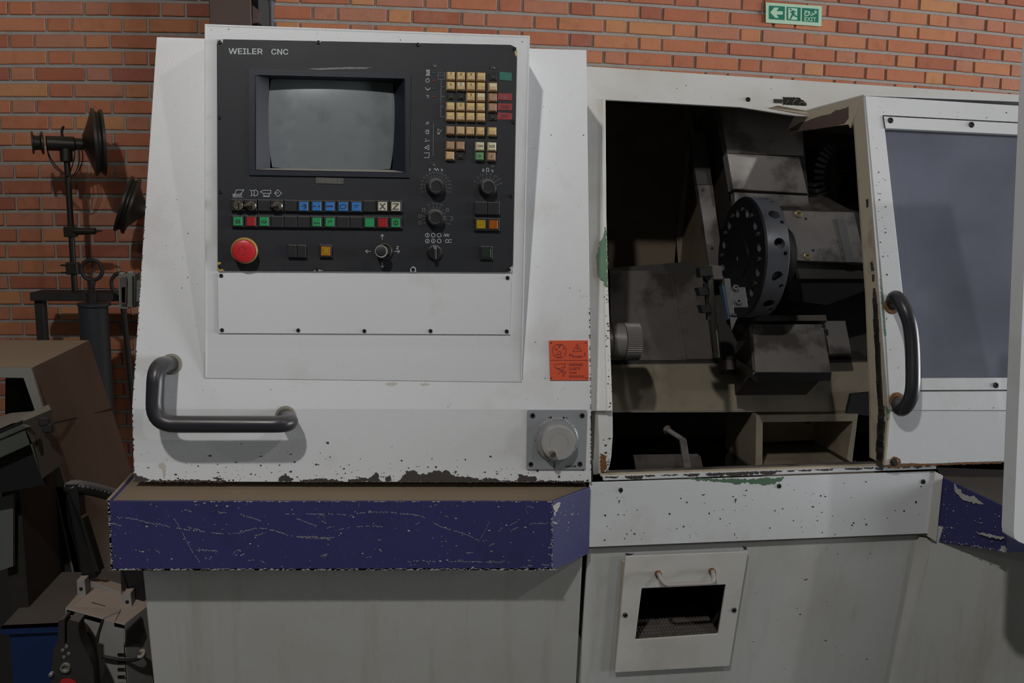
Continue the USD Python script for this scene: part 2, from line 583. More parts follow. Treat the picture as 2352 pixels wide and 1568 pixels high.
mat('green_grey', (.085, .095, .078), .5, var=.1, vscale=8, dust=((.30, .29, .24), .9), bevel=.003)
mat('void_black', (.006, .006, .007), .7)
mat('plinth_dark', (.03, .026, .023), .7, var=.2, vscale=6)
mat('stone_pale', (.13, .14, .13), .8, var=.15, vscale=9)
mat('box_blue', (.008, .03, .12), .5, var=.1, vscale=8)
mat('box_top', (.115, .10, .085), .8, var=.1, vscale=14)
mat('washer_body', (.34, .325, .31), .6, var=.1, vscale=10, dust=((.42, .33, .26), .9), bevel=.003)
mat('washer_black', (.014, .013, .014), .5, dust=((.22, .19, .19), .85), bevel=.002)
mat('washer_gun', (.03, .027, .025), .6, var=.2, vscale=20, dust=((.16, .14, .13), .9), bevel=.003)
mat('hose_black', (.012, .011, .011), .4, dust=((.12, .08, .06), .8))
mat('cap_brown', (.07, .035, .028), .6)
mat('bracket_steel', (.20, .20, .18), .45, metal=.4, var=.4, vscale=40, dust=((.5, .47, .45), .9))
mat('mortar', (.42, .39, .355), .95, var=.12, vscale=40, dirt=[((.26, .24, .22), 14., .5, .75, .5)], bump=(220, .002))
mat('floor_concrete', (.13, .14, .115), .7, var=.15, vscale=5)
mat('sign_glow', (.55, .78, .58), .5)
mat('sign_green', (.003, .20, .12), .5)
mat('pipe_grey', (.10, .10, .12), .6)
BRICKS = []
for i, c in enumerate([(.47, .17, .088), (.43, .15, .082), (.50, .20, .10), (.38, .125, .07), (.45, .185, .11), (.52, .235, .11), (.36, .12, .078), (.44, .19, .12)]):
    c = tuple(min(.8, x*1.22) for x in c)
    mat(f'brick_{i}', c, .9, var=.16, vscale=11, dirt=[(tuple(x*.55 for x in c), 17., .55, .8, .55), ((.5, .36, .26), 9., .6, .85, .4)], bump=(160, .0012))
    BRICKS.append(f'brick_{i}')
# the dirty polycarbonate pane: hazy film over a see-through sheet with a glossy face
MAT['window_pane'] = usdkit.material(stage, '/World/Looks/window_pane', {
    'g': ('geometry', {}), 'n': ('noise_texture', {'scale': 5., 'detail': 4.}), 'r': ('map_range', {'from_min': .3, 'from_max': .7, 'to_min': .3, 'to_max': .48, 'clamp': True}),
    't': ('transparent_bsdf', {'color': (.72, .74, .82)}), 'd': ('diffuse_bsdf', {'color': (.33, .345, .43)}), 'm': ('mix_closure', {}),
    's': ('glossy_bsdf', {'color': (1, 1, 1), 'roughness': .12}), 'f': ('fresnel', {'IOR': 1.5}), 'o': ('mix_closure', {})},
    [('g.position', 'n.vector'), ('n.fac', 'r.value'), ('r.result', 'm.fac'), ('t.BSDF', 'm.closure1'), ('d.BSDF', 'm.closure2'), ('f.fac', 'o.fac'), ('m.closure', 'o.closure1'), ('s.BSDF', 'o.closure2')], surface='o.closure')

# ------------------------------------------------------------------ floor and brick wall
WALL_Y = 4.092
P_wall = Pl((0, WALL_Y, 0), 0)
fl = Thing('floor', kind='structure')
fl.add('slab', box((-9, -6, -.12), (9, WALL_Y+.3, 0)), 'floor_concrete')
fl.done()


def bend(px, py):
    """The courses of the real wall are not dead straight: they sag by a few centimetres as surveyed along the wall."""
    x, y = px-1176, py-784
    r = min(math.hypot(x, y), 1700.)
    s = 1-.0235e-6*r*r
    return 1176+x*s, 784+y*s


def brick_mesh(x0, x1, z0, z1, d):
    q = []
    for x, z in ((x0, z0), (x1, z0), (x1, z1), (x0, z1)):
        p = at_y(*bend(*to_px((x, WALL_Y, z))), WALL_Y)
        q.append([p[0]+rng.uniform(-.0012, .0012), d, p[2]+rng.uniform(-.0012, .0012)])
    q = np.array(q)
    c = q.mean(0)
    back = q+[0, .06, 0]
    mid = q+[0, .003, 0]
    front = c+(q-c)*[1-.006/(x1-x0), 1, 1-.006/(z1-z0)]
    front[:, 1] += [rng.uniform(-.001, .001) for _ in range(4)]
    return trimesh.convex.convex_hull(np.vstack([back, mid, front]))


def seen_brick(px, py):
    if not (-20 < px < 2370 and -20 < py):
        return False
    if px < 350:
        return py < 900 and not (px < 200 and py > 790)
    top = 85 if px < 470 else 72 if px < 1217 else 118 if px < 1350 else 160+(px-1350)*.066
    return py < top


wb = Thing('wall_back', kind='structure')
wb.add('mortar', box((-4.2, WALL_Y+.008, 0), (6.2, WALL_Y+.25, 3.6)), 'mortar', smooth=False)
COURSE, PER, XL, ZL = .0748, .35, -1.8316, .8993
field, shown = {b: [] for b in BRICKS}, 0
for i in range(-14, 32):
    zc = ZL-COURSE*i+CAM[2]
    off = .5 if i % 2 else 0.
    for n in range(-6, 22):
        for a, b in ((0., 1/3), (1/3, 1.)):
            x0, x1 = XL+PER*(n+off+a)+.006, XL+PER*(n+off+b)-.006
            if x0 < -4.1 or x1 > 6.1 or zc < .05:
                continue
            p = to_px(((x0+x1)/2, WALL_Y, zc))
            px, py = bend(*p) if abs(p[0]) < 5000 else p
            look = rng.choices(range(8), [5, 4, 4, 2.2, 3, 1.2, 1.6, 2])[0]
            m = brick_mesh(x0, x1, zc-.0292, zc+.0292, WALL_Y-rng.uniform(0, .004))
            if seen_brick(px, py) and shown < 298:
                wb.add('brick', m, BRICKS[look], smooth=False)
                shown += 1
            else:
                field[BRICKS[look]].append(m)
for b in BRICKS:
    wb.add('brick_field', cat(field[b]), b, smooth=False, kind='stuff')
wb.done()

# steel column and the thin conduit beside it, standing against the wall
P_col = Pl((0, 3.86, 0), 0)
col = Thing('steel_column', 'brown painted steel column rising behind the control cabinet', 'column')
ca, cb = P_col.at(481, 40), P_col.at(577, 40)
col.add('front_flange', rbox((ca[0], 3.86, .0), (cb[0], 3.875, 3.5), .003), 'brown_iron')
col.add('web', rbox(((ca[0]+cb[0])/2-.006, 3.875, 0), ((ca[0]+cb[0])/2+.006, 4.07, 3.5), .001), 'brown_iron')
col.add('back_flange', rbox((ca[0]-.02, 4.07, 0), (cb[0]+.055, 4.083, 3.5), .003), 'black_oxide')
g = [P_col.at(577, 8), P_col.at(596, 24), P_col.at(590, 48), P_col.at(577, 50)]
col.add('gusset_plate', hexa([p+[0, .03, 0] for p in g], [p+[0, .04, 0] for p in g]), 'brown_iron')
col.done()
p0, p1 = at_y(626, 0, 4.075), at_y(624, 60, 4.075)
cd = Thing('conduit_pipe', 'thin grey conduit pipe running up the bricks beside the brown column', 'pipe')
cd.add('pipe', tube([(p1[0], 4.075, .02), (p1[0], 4.075, 3.5)], .011, 10), 'pipe_grey')
for z in (1.2, 1.9, 2.42, 3.1):
    cd.add('pipe_clip', rbox((p1[0]-.016, 4.062, z-.008), (p1[0]+.016, 4.09, z+.008), .002), 'pipe_grey')
cd.done()

# ------------------------------------------------------------------ exit sign on the wall
P_sign = Pl((0, WALL_Y-.008, 0), 0)


def sg(pts):
    return [(1680+x/7.127, y/7.127) for x, y in pts]


ex = Thing('exit_sign', 'green and white glow-in-the-dark exit sign on the brick wall', 'sign')
ex.add('plate', slab(P_sign, [(1759, 5.3), (1888, 14), (1886.5, 60.5), (1759, 52)], 0, .004), 'sign_glow')
ex.add('green_field', slab(P_sign, sg([(616, 92), (876, 105), (872, 328), (616, 312)]), .004, .0048), 'sign_green',
       sub=[('arrow', slab(P_sign, sg([(634, 205), (700, 122), (778, 126), (738, 180), (842, 186), (840, 240), (738, 238), (776, 296), (718, 292)]), .0048, .0054), 'sign_glow')])
man = [[(952, 140), (982, 143), (988, 162), (970, 170), (955, 160)], [(960, 205), (1000, 168), (1030, 172), (1056, 196), (1046, 208), (1020, 190), (1038, 232), (1062, 262), (1082, 262), (1082, 282), (1050, 280), (1018, 248), (1000, 272), (968, 322), (952, 318), (975, 262), (990, 232), (985, 200), (966, 216)]]
ex.add('green_field', slab(P_sign, sg([(906, 112), (1134, 125), (1130, 346), (906, 330)]), .004, .0048), 'sign_green',
       sub=[('doorway', slab(P_sign, sg([(930, 130), (1078, 138), (1076, 328), (930, 316)]), .0048, .0053), 'sign_glow'),
            ('running_figure', cat([slab(P_sign, sg(q), .0053, .0058) for q in man]), 'sign_green')])
ar = [[(1395, 178), (1378, 196), (1352, 192)], [(1398, 204), (1372, 216), (1345, 238), (1318, 232)], [(1322, 205), (1330, 228), (1316, 248), (1296, 254)],
      [(1268, 188), (1256, 200), (1262, 214), (1280, 210), (1282, 196), (1268, 188)], [(1283, 205), (1280, 232), (1262, 248), (1246, 250)],
      [(1196, 182), (1222, 180), (1238, 186), (1208, 204), (1194, 228), (1204, 250), (1228, 258), (1246, 254)], [(1214, 222), (1228, 222)], [(1362, 168), (1376, 168)]]
ex.add('green_field', slab(P_sign, sg([(1158, 128), (1428, 148), (1424, 370), (1156, 350)]), .004, .0048), 'sign_green',
       sub=[('arabic_lettering', strokes(P_sign, [sg(q) for q in ar], 2., .0048, .0056), 'sign_glow'),
            ('exit_lettering', text(P_sign, 'EXIT', *sg([(1194, 275)])[0], *sg([(1386, 342)])[0], .0048, .0008, True, .06), 'sign_glow')])
ex.done()

# ------------------------------------------------------------------ planes of the lathe
P_up = Pl((0, 1.50, -.37), 15)
P_low = Pl((0, 1.50, -.37), 4)
P_rs = Pl((0, 1.516, -.31), 3.5)
P_eu = Pl((0, 1.575, -.37), 28)
P_el = Pl((0, 1.575, -.37), 3)
P_du = Pl((0, 1.49, -.37), 15)
P_dl = Pl((0, 1.49, -.37), 4)
P_tray = Pl((0, 1.42, -.6), 0)
P_ap = Pl((0, 1.495, -.6), 2)
P_bl = Pl((0, 1.490, -.66), -3.5)
P_br = Pl((0, 1.505, -.66), -7)

# ------------------------------------------------------------------ control cabinet (left sheet-metal housing with its raised box)
cc = Thing('control_cabinet', 'white sheet-metal cabinet with leaning front holding the black control panel', 'cabinet')
fr = [P_up.at(360, 85), P_up.at(1347, 115), P_up.at(1357.5, 940), P_low.at(1358, 1107), P_low.at(308, 1106), P_up.at(303, 940)]
bk = [np.array([p[0], 2.25, p[2]]) for p in fr]
up_, lo_ = [0, 1, 2, 5], [5, 2, 3, 4]
cc.add('body', cat([hexa([fr[i] for i in up_], [bk[i] for i in up_]), hexa([fr[i] for i in lo_], [bk[i] for i in lo_])]), 'white_paint', smooth=20)
oc = [(470, 55), (1217, 82), (1199, 877), (470, 868)]
hole = [(510, 102), (1176, 116), (1167, 614), (511, 612)]
fr4 = [P_rs.at(*q) for q in oc]
bk4 = []
fr4[2], fr4[3] = P_up.at(1199, 878, .0006), P_up.at(470, 869, .0006)
for p in fr4:
    q = p.copy()
    q[1] = P_up.p[1]+(p[2]-P_up.p[2])*math.tan(math.radians(15))+.004
    bk4.append(q)
sides = []
for i, j in ((0, 1), (1, 2), (3, 0)):
    inn = [fr4[i]+(np.mean(fr4, 0)-fr4[i])*.01, fr4[j]+(np.mean(fr4, 0)-fr4[j])*.01]
    inb = [bk4[i]+(np.mean(bk4, 0)-bk4[i])*.01, bk4[j]+(np.mean(bk4, 0)-bk4[j])*.01]
    sides.append(hexa([fr4[i], fr4[j], inn[1], inn[0]], [bk4[i], bk4[j], inb[1], inb[0]]))
oc2 = [(470, 55), (1217, 82), (1200.5, 800), (470, 800)]
wq_ = [P_rs.at(470, 800), P_rs.at(1200.5, 800), P_up.at(1199, 878, .0006), P_up.at(470, 869, .0006)]
cc.add('raised_box', cat([slab(P_rs, oc2, -.003, 0, [hole]), hexa(wq_, push(wq_, [0, .004, 0]))]+sides), 'white_paint', smooth=20)
scr = [(508, 633), (1166, 638), (510, 758), (685, 758.5), (837, 760), (989, 760), (1164, 761)]
cc.add('cover_plate', slab(P_rs, [(500, 627), (1176, 630), (1171, 768), (502, 765)], .0003, .0028), 'white_cover',
       sub=[('screw', screw(P_rs, x, y, 4.6, .0028, .0025), 'screw_dark') for x, y in scr])
# worn paint along the bottom hem, traced from the photograph
hem = [[(308, 1086), (318, 1094), (336, 1098), (345, 1102), (330, 1107), (308, 1107)], [(345, 1101), (380, 1104), (420, 1101), (470, 1102), (520, 1104), (520, 1108), (345, 1107)],
       [(488, 1096), (500, 1094), (510, 1100), (500, 1104)], [(640, 1098), (655, 1088), (668, 1096), (672, 1106), (640, 1106)], [(690, 1102), (740, 1099), (775, 1102), (790, 1107), (690, 1107)],
       [(800, 1100), (840, 1098), (848, 1105), (800, 1107)], [(843, 1102), (852, 1094), (868, 1084), (872, 1100), (880, 1106), (843, 1107)], [(884, 1098), (896, 1092), (900, 1106), (886, 1107)],
       [(915, 1104), (930, 1090), (934, 1082), (955, 1081), (962, 1090), (985, 1086), (1004, 1080), (1018, 1084), (1024, 1078), (1032, 1082), (1040, 1092), (1075, 1096), (1110, 1102), (1110, 1107), (915, 1107)],
       [(1110, 1098), (1130, 1098), (1150, 1104), (1190, 1104), (1192, 1089), (1204, 1092), (1232, 1094), (1232, 1106), (1110, 1107)], [(1232, 1103), (1300, 1105), (1340, 1104), (1340, 1108), (1232, 1108)]]
cc.add('chipped_paint', cat([flakes(P_low, hem, .0001, .0006, 2.2, 40),
                            specks(P_low, [(312, 985), (1352, 985), (1352, 1104), (312, 1104)], 190, .8, 4.2, .0001, .0005, 5, 1., lambda x, y: ((y-975)/130)**3),
                            specks(P_up, [(330, 300), (468, 300), (468, 930), (310, 930)], 20, .7, 2., .0001, .0005, 6),
                            specks(P_up, [(1225, 200), (1345, 200), (1352, 930), (1225, 930)], 24, .7, 2., .0001, .0005, 7),
                            specks(P_up, [(480, 885), (1250, 885), (1250, 935), (480, 935)], 10, .7, 2., .0001, .0005, 8),
                            specks(P_rs, [(480, 62), (1210, 88), (1205, 100), (480, 80)], 9, .6, 2., .0001, .0005, 9)]), 'bare_steel', label='dark bare metal where the white paint has chipped along the bottom hem', kind='stuff')
edge = []
r_ = random.Random(3)
for k in range(70):
    y = r_.uniform(470, 1095)
    x = 303+max(0, (940-y))*.0667+(max(0, y-940))*.03
    edge.append([(x-1, y), (x+r_.uniform(1, 3), y+r_.uniform(-1, 1)), (x-.5, y+r_.uniform(2, 6))])
    y = r_.uniform(700, 1095)
    x = 1357.5-max(0, (940-y))*.0127
    edge.append([(x+.6, y), (x-r_.uniform(1, 3), y+r_.uniform(-1, 1)), (x+.5, y+r_.uniform(2, 6))])
cc.add('edge_wear', cat([slab(P_up if q[0][1] < 938 else P_low, q, .0001, .0007) for q in edge]), 'bare_steel', kind='stuff')
cc.add('stain', cat([flakes(P_up, [[(885, 880), (900, 877), (914, 880), (908, 885), (890, 885)], [(965, 881), (980, 879), (988, 883), (970, 886)]], .0001, .0003, .8, 142), flakes(P_low, [[(366, 1064), (376, 1062), (381, 1070), (380, 1090), (376, 1096), (374, 1078), (366, 1072)]], .0001, .0003, .8, 143),
                       flakes(P_up, [[(385, 816), (400, 812), (412, 822), (414, 840), (406, 845), (404, 826)]], .0001, .0003, .8, 144)]), 'stain_tan', kind='stuff')
cc.add('dark_seam', cat([strokes(P_up, [[(470.5, 808), (470.5, 866)]], 2.2, .0001, .0006), strokes(P_up, [[(1199, 800), (1199, 872)]], 3., .0001, .0006)]), 'grime_run')
# L-shaped handle bolted to the cabinet
RH = .0148


def collars(cs):
    out = []
    for pl, c, r, m in cs:
        out.append(('mount_collar', disc(pl, *c, [(r+.004, -.001), (r+.004, .001), (r+.001, .0025)], 24), m))
    return out


hp = [P_up.at(393, 836, -.002), P_up.at(358.5, 839, .062), P_low.at(354, 974, .062), P_low.at(672, 974, .062), P_low.at(656, 956, -.002)]
cc.add('handle', tube(fillet(hp, .036, 9), RH, 20), 'handle_grey', smooth=True, label='dark grey L-shaped tubular handle', sub=collars([(P_up, (393, 836), RH, 'grime_run'), (P_low, (656, 956), RH, 'grime_run')]))
cc.done()

# ------------------------------------------------------------------ black control panel
cp = Thing('control_console', 'black machine control panel with grey screen, cream keys, coloured buttons and red emergency stop', 'control panel')
F = .004
plate = [(498, 91), (510, 90), (1172, 103), (1180, 106), (1187, 130), (1178, 608), (1170, 618), (1170, 625), (500, 622)]
bez_in = [(588, 172), (929, 181), (930, 396), (588, 389)]
cp.add('faceplate', slab(P_rs, plate, .0005, F, [[(584, 168), (933, 177), (934, 400), (584, 393)]]), 'panel_black')
D = -.022
fun = [(618, 181), (907, 190), (901, 390), (621, 386)]
bi, fi = [P_rs.at(x, y, F+.003) for x, y in bez_in], [P_rs.at(x, y, D) for x, y in fun]
bo = [p+(p-np.mean(bi, 0))*.012 for p in bi]
fo = [p+(p-np.mean(fi, 0))*.012-P_rs.n*.004 for p in fi]
funnel = cat([hexa([bi[i], bi[(i+1) % 4], fi[(i+1) % 4], fi[i]], [bo[i], bo[(i+1) % 4], fo[(i+1) % 4], fo[i]]) for i in range(4)])
gs, gt = np.meshgrid(np.linspace(-1, 1, 33), np.linspace(-1, 1, 25), indexing='ij')
x = gs*np.sqrt(1-.10*gt**2)
y = gt*np.sqrt(1-.10*gs**2)
sc = []
c4 = np.array(fun, float)
for a, b in zip(x.ravel(), y.ravel()):
    u, v = (a*1.02+1)/2, (b*1.035+1)/2
    q = (c4[0]*(1-u)+c4[1]*u)*(1-v)+(c4[3]*(1-u)+c4[2]*u)*v
    sc.append(P_rs.at(q[0], q[1], D-.004)+P_rs.n*(.013*(1-.5*(a*a+b*b))))
sc = np.array(sc)
scb = sc-P_rs.n*.012
n0, n1 = 33, 25
fc = []
for i in range(n0-1):
    for j in range(n1-1):
        a, b, c, d = i*n1+j, (i+1)*n1+j, (i+1)*n1+j+1, i*n1+j+1
        fc += [(a, b, c), (a, c, d)]
rim = [i*n1 for i in range(n0)]+[(n0-1)*n1+j for j in range(1, n1)]+[i*n1+n1-1 for i in range(n0-2, -1, -1)]+[j for j in range(n1-2, 0, -1)]
N_ = len(sc)
fb = [(a+N_, c+N_, b+N_) for a, b, c in fc]
sd = []
for a, b in zip(rim, rim[1:]+rim[:1]):
    sd += [(a, a+N_, b+N_), (a, b+N_, b)]
tubeface = trimesh.Trimesh(np.vstack([sc, scb]), fc+fb+sd, process=False)
if tubeface.volume < 0:
    tubeface.invert()
cp.add('screen_bezel', cat([slab(P_rs, [(570, 158), (944, 170), (940, 408), (572, 402)], F, F+.003, [bez_in]), funnel]), 'bezel_navy', smooth=20,
       sub=[('screen', tubeface, 'crt_glass', 'dusty grey picture tube with faint burned-in marks')])
r_ = random.Random(11)
burn = []
for row in (226, 238, 252, 272, 284, 300):
    for k in range(9):
        x0 = r_.uniform(650, 850)
        burn.append([(x0, row+r_.uniform(-2, 2)), (x0+r_.uniform(6, 26), row+r_.uniform(-2, 2))])
cp.add('scratch', slab(P_rs, jag([(705, 158), (740, 156), (800, 154), (856, 155), (840, 158), (770, 159), (735, 161)], .8, 5), F, F+.0003), 'print_grey')
# lettering
cp.add('maker_lettering', cat([text(P_rs, 'WEILER', 525, 110.5, 603, 124, F, .0006, True, .012), text(P_rs, 'CNC', 623, 112, 662, 125.3, F, .0006, True, .012)]), 'print_white')
cp.add('name_badge', slab(P_rs, [(725, 407), (790, 409), (789, 423), (725, 421)], F, F+.0012), 'nameplate',
       sub=[('badge_lettering', text(P_rs, 'PRIMUS C', 733, 410.5, 783, 419, F+.0012, .0003, False, .02), 'print_grey')])
# face screws, the white paint that shows at the worn corners
for x, y in ((504, 97), (731, 97), (960, 102), (1182, 112), (504, 269), (1179, 280), (506, 440), (1174, 450), (506, 614), (728, 618), (949, 619), (1169, 619)):
    cp.add('panel_screw', screw(P_rs, x, y, 4.3, F, .0025), 'screw_dark')
for x, y in ((997, 151), (1132, 155), (994, 378), (1129, 381)):
    cp.add('eyelet', disc(P_rs, x, y, [(.0034, F), (.0034, F+.001), (.0026, F+.002), (.0016, F+.002), (.0014, F+.0005)], 18), 'chrome')
worn = [[(498, 90), (513, 90), (511, 99), (505, 91), (499, 101)], [(725, 94), (738, 94), (735, 99), (728, 99)], [(958, 98), (968, 98), (964, 101), (957, 101)],
        [(942, 617), (949, 611), (955, 615), (956, 624), (942, 624)], [(718, 622), (728, 618), (744, 622)], [(1166, 624), (1166, 616), (1176, 612), (1176, 625)]]
cp.add('worn_corner', flakes(P_rs, worn, .0042, .0046, .5, 70), 'print_white', kind='stuff')
wy = [[(1181, 113), (1186, 120), (1187, 132), (1183, 126)], [(500, 602), (508, 602), (506, 607), (500, 608)], [(500, 614), (510, 617), (516, 622), (501, 622)], [(728, 92.5), (736, 93), (734, 97)]]
cp.add('worn_corner', flakes(P_rs, wy, .0042, .0047, .5, 80), 'yellow_primer', label='yellow primer showing at a worn corner', kind='stuff')

# keypad
KX = [1035.7, 1059, 1082, 1105.5, 1132.6]
KY = [173.5, 196.3, 220.3, 243.3, 266]
cp.add('key_bed', cat([slab(P_rs, [(1024, 162), (1146, 165), (1143, 278), (1022, 276)], F, F+.0006), slab(P_rs, [(1021, 288), (1143, 290.5), (1142, 313), (1021, 311)], F, F+.0006),
                       slab(P_rs, [(1022, 323), (1069, 324), (1068, 371), (1021, 370)], F, F+.0006), slab(P_rs, [(1090, 325), (1141, 326), (1139, 371), (1089, 370)], F, F+.0006)]), 'key_bed')
digits = {(0, 0): '7', (0, 1): '8', (0, 2): '9', (1, 0): '4', (1, 1): '5', (1, 2): '6', (2, 2): '3', (3, 1): '0'}


def key_cap(cx, cy, m, window=None, mark=None, mark_mat='print_black', name='key', label=None):
    b = block(P_rs, rect(cx, cy, 17.6, 17.6, .03), F+.0006, F+.0095, .0012, .0014)
    sub = []
    if window:
        sub.append(('key_window', slab(P_rs, [(cx-7.3, cy-7), (cx+7.3, cy-6.8), (cx+7.3, cy+.6), (cx-7.3, cy+.4)], F+.0095, F+.0098), window))
    if mark:
        w = 2.6 if len(mark) == 1 else 6.2
        yy = cy-3.6 if window else cy
        sub.append(('key_legend', text(P_rs, mark, cx-w, yy-3, cx+w, yy+3, F+.0098, .0002), mark_mat))
    cp.add(name, b, m, sub=sub, label=label)


def socket(cx, cy):
    cp.add('empty_key_socket', block(P_rs, rect(cx, cy, 16, 16), F+.0006, F+.0022, .0005), 'key_bed', sub=[('key_post', disc(P_rs, cx, cy+1, [(.0017, F+.002), (.0017, F+.006), (.001, F+.0066)], 12), 'print_dim')])


for r in range(5):
    for c in range(5):
        cx, cy = KX[c]-r*.25, KY[r]+c*.6
        if (r, c) in ((0, 4), (2, 0), (2, 1), (4, 4)):
            socket(cx, cy)
        elif c == 4 and r in (2, 3):
            key_cap(cx, cy, 'key_brown')
        else:
            key_cap(cx, cy, 'key_cream', 'key_white' if (r, c) in ((2, 3), (1, 4), (1, 1)) else 'key_yellow', digits.get((r, c)))
for c, x in enumerate((1034.7, 1058, 1080.6, 1103.7, 1131)):
    key_cap(x, 298.6+c*.6, 'key_cream' if c else 'key_brown', 'key_yellow' if c > 2 else None)
key_cap(1034.7, 333.6, 'key_brown')
key_cap(1057.6, 334.2, 'key_brown')
key_cap(1033.7, 356.8, 'key_cream')
socket(1057, 357.5)
key_cap(1102.7, 335.4, 'key_white', mark='ON')
key_cap(1130.6, 336, 'key_white', mark='NO')
key_cap(1101.9, 358.4, 'key_green', mark='O', label='pale green key')
key_cap(1129, 359, 'key_brown', mark='/')
for k, (q, m, s) in enumerate((([(1147, 164.5), (1176, 167), (1175, 186), (1147, 183)], 'tape_green', None), ([(1144, 214), (1177, 215), (1176, 230.5), (1143, 229)], 'tape_red', 'DEL'),
                               ([(1144, 237), (1177, 238), (1176, 253.5), (1143, 252)], 'tape_red', 'CHG'), ([(1143, 258), (1177, 260), (1176, 275), (1142, 274)], 'tape_red', 'INT'))):
    cp.add('label_tape', slab(P_rs, q, F, F+.0008), m, sub=[('tape_lettering', text(P_rs, s, 1151, q[0][1]+5, 1168, q[0][1]+12, F+.0008, .0002, False, .03), 'print_grey' if k == 1 else 'print_black')] if s else ())

# printed pictograms and scales on the face
W = []


def L(*pts):
    W.append(list(pts))


L((978, 163), (986, 163), (986, 171), (978, 171)), L((978, 161), (988, 161)), L((978, 173), (988, 173))
W.append(circ(982.5, 167, 2.2, 10)+[(984.7, 167)])
W.append(circ(982, 185, 4, 14)+[(986, 185)])
L((982, 181), (984, 178.5))
L((977, 200), (979, 205), (987, 205), (987, 201)), L((981, 208), (984, 205))
L((979, 220), (982, 218.5), (984.5, 220), (984, 222.5), (981.5, 224)), L((981.4, 226), (981.4, 227))
L((978, 285), (982.5, 279)), L((981, 286), (985.5, 280))
L((977, 299), (985, 299)), L((976, 302), (985, 302)), L((977, 305), (983, 307)), L((984.5, 297), (984.5, 307), (979, 307))
L((976, 324), (987, 323)), L((978, 317), (978, 321)), L((977, 323), (978, 326))
L((975, 339), (985, 333), (985, 344), (975, 339)), L((981, 337), (981, 341))
L((974, 351), (986, 351), (985, 362), (974, 362))
L((1004, 296), (1009, 297)), L((1004, 299.5), (1009, 300)), L((1004, 303), (1008, 307), (1014, 298)), L((1004, 308), (1011, 307))
L((537, 451), (543, 436), (560, 436), (552, 446), (537, 446)), L((533, 446), (556, 446)), L((534, 449), (556, 449)), L((534, 452), (552, 452), (557, 453))
L((573, 436), (578, 438), (578, 447), (576, 451)), L((579, 438), (587, 436), (592, 440), (592, 447), (587, 450), (579, 447)), L((584, 437), (584, 450))
L((598, 440.5), (604, 437), (622, 437), (622, 444), (604, 444), (598, 440.5)), L((606, 445), (606, 450), (618, 450), (618, 445)), L((604, 451), (619, 451))
L((630.5, 443.5), (638, 435.5), (646.5, 443.5), (638, 451.5), (630.5, 443.5)), L((631, 443.6), (640, 443.2))
for cx, cy, dx, dy in ((878, 544, 0, -1), (878, 608.5, 0, 1), (845.5, 577, -1, 0), (912, 577.3, 1, 0)):
    a, b = (cx-dx*6, cy-dy*6), (cx+dx*6, cy+dy*6)
    L(a, b), L((cx+dx*1+dy*4, cy+dy*1+dx*4), b, (cx+dx*1-dy*4, cy+dy*1-dx*4))
L((911, 566), (915, 566), (911, 571.5), (915, 571.5))
for k in range(3):
    W.append(circ(981.5+k*13.6, 540, 4.4, 14)+[(985.9+k*13.6, 540)])
    W.append(circ(981.5+k*13.6, 553.3, 4.4, 14)+[(985.9+k*13.6, 553.3)])
L((981.5, 537.5), (981.5, 542.5)), L((981.5, 551), (981.5, 556)), L((995, 551), (995, 556))
L((1019, 543), (1022, 537), (1024, 543), (1027, 537), (1029, 543), (1032, 537))
W.append(circ(1026.5, 553.5, 3.6, 12)+[(1030, 553.5)])
L((1030, 550.5), (1038, 550.5)), L((1030, 556.5), (1038, 556.5))
L((996, 390), (999, 386), (1002, 392), (1005, 387), (1008, 392))
W.append([(1117, 395), (1119, 393), (1116.5, 389.5), (1118, 386), (1121.5, 386), (1123.5, 389.5), (1121.5, 393), (1123.5, 395)])
clusters = []
for q in W:
    g_ = LineString(q).buffer(2.6) if len(q) > 1 else Point(q[0]).buffer(2.6)
    hit = [c for c in clusters if c[0].intersects(g_)]
    for c in hit:
        clusters.remove(c)
    clusters.append((unary_union([g_]+[c[0] for c in hit]), [q]+[x for c in hit for x in c[1]]))
for c in clusters:
    cp.add('pictogram', strokes(P_rs, c[1], 1.25, F, F+.0003), 'print_white')
cp.add('scale_lettering', cat([text(P_rs, s, x-w, y-h_, x+w, y+h_, F, .0003, True) for s, x, y, w, h_ in (('F', 988, 390, 2.2, 3), ('%', 1015, 390.5, 2.4, 3), ('S', 1110, 391, 2.6, 3.3), ('%', 1131, 392, 2.4, 3))]), 'print_white')
W2 = [[(1011.5, 167), (1021, 167), (1021, 182), (1006, 182), (1006, 167), (1011.5, 167)], [(1006, 173), (1021, 173)], [(1013.5, 182), (1012, 268), (1021, 268)],
      [(1013.3, 199), (1022, 199)], [(1013, 222), (1022, 222)], [(1012.5, 245), (1021, 245)], [(995.5, 283), (995, 358)], [(990, 448.5), (1010, 449)], [(1005, 447.5), (1010, 449)],
      [(970, 479), (976, 479), (976, 485), (970, 485), (970, 479)], [(1033, 497), (1039, 498), (1039, 506), (1033, 505)], [(1021, 498), (1024, 498)], [(1021, 498), (1021, 505), (1024, 505)],
      [(976, 497), (974, 497)], [(976, 503), (974, 503)], [(1027, 513), (1036, 515)]]
W2 += [circ(965, 496, 3.6, 10)+[(968.6, 496)], circ(966, 511, 3.8, 10)+[(969.8, 511)], circ(1028, 482, 3.4, 10)+[(1031.4, 482)]]
nums = []
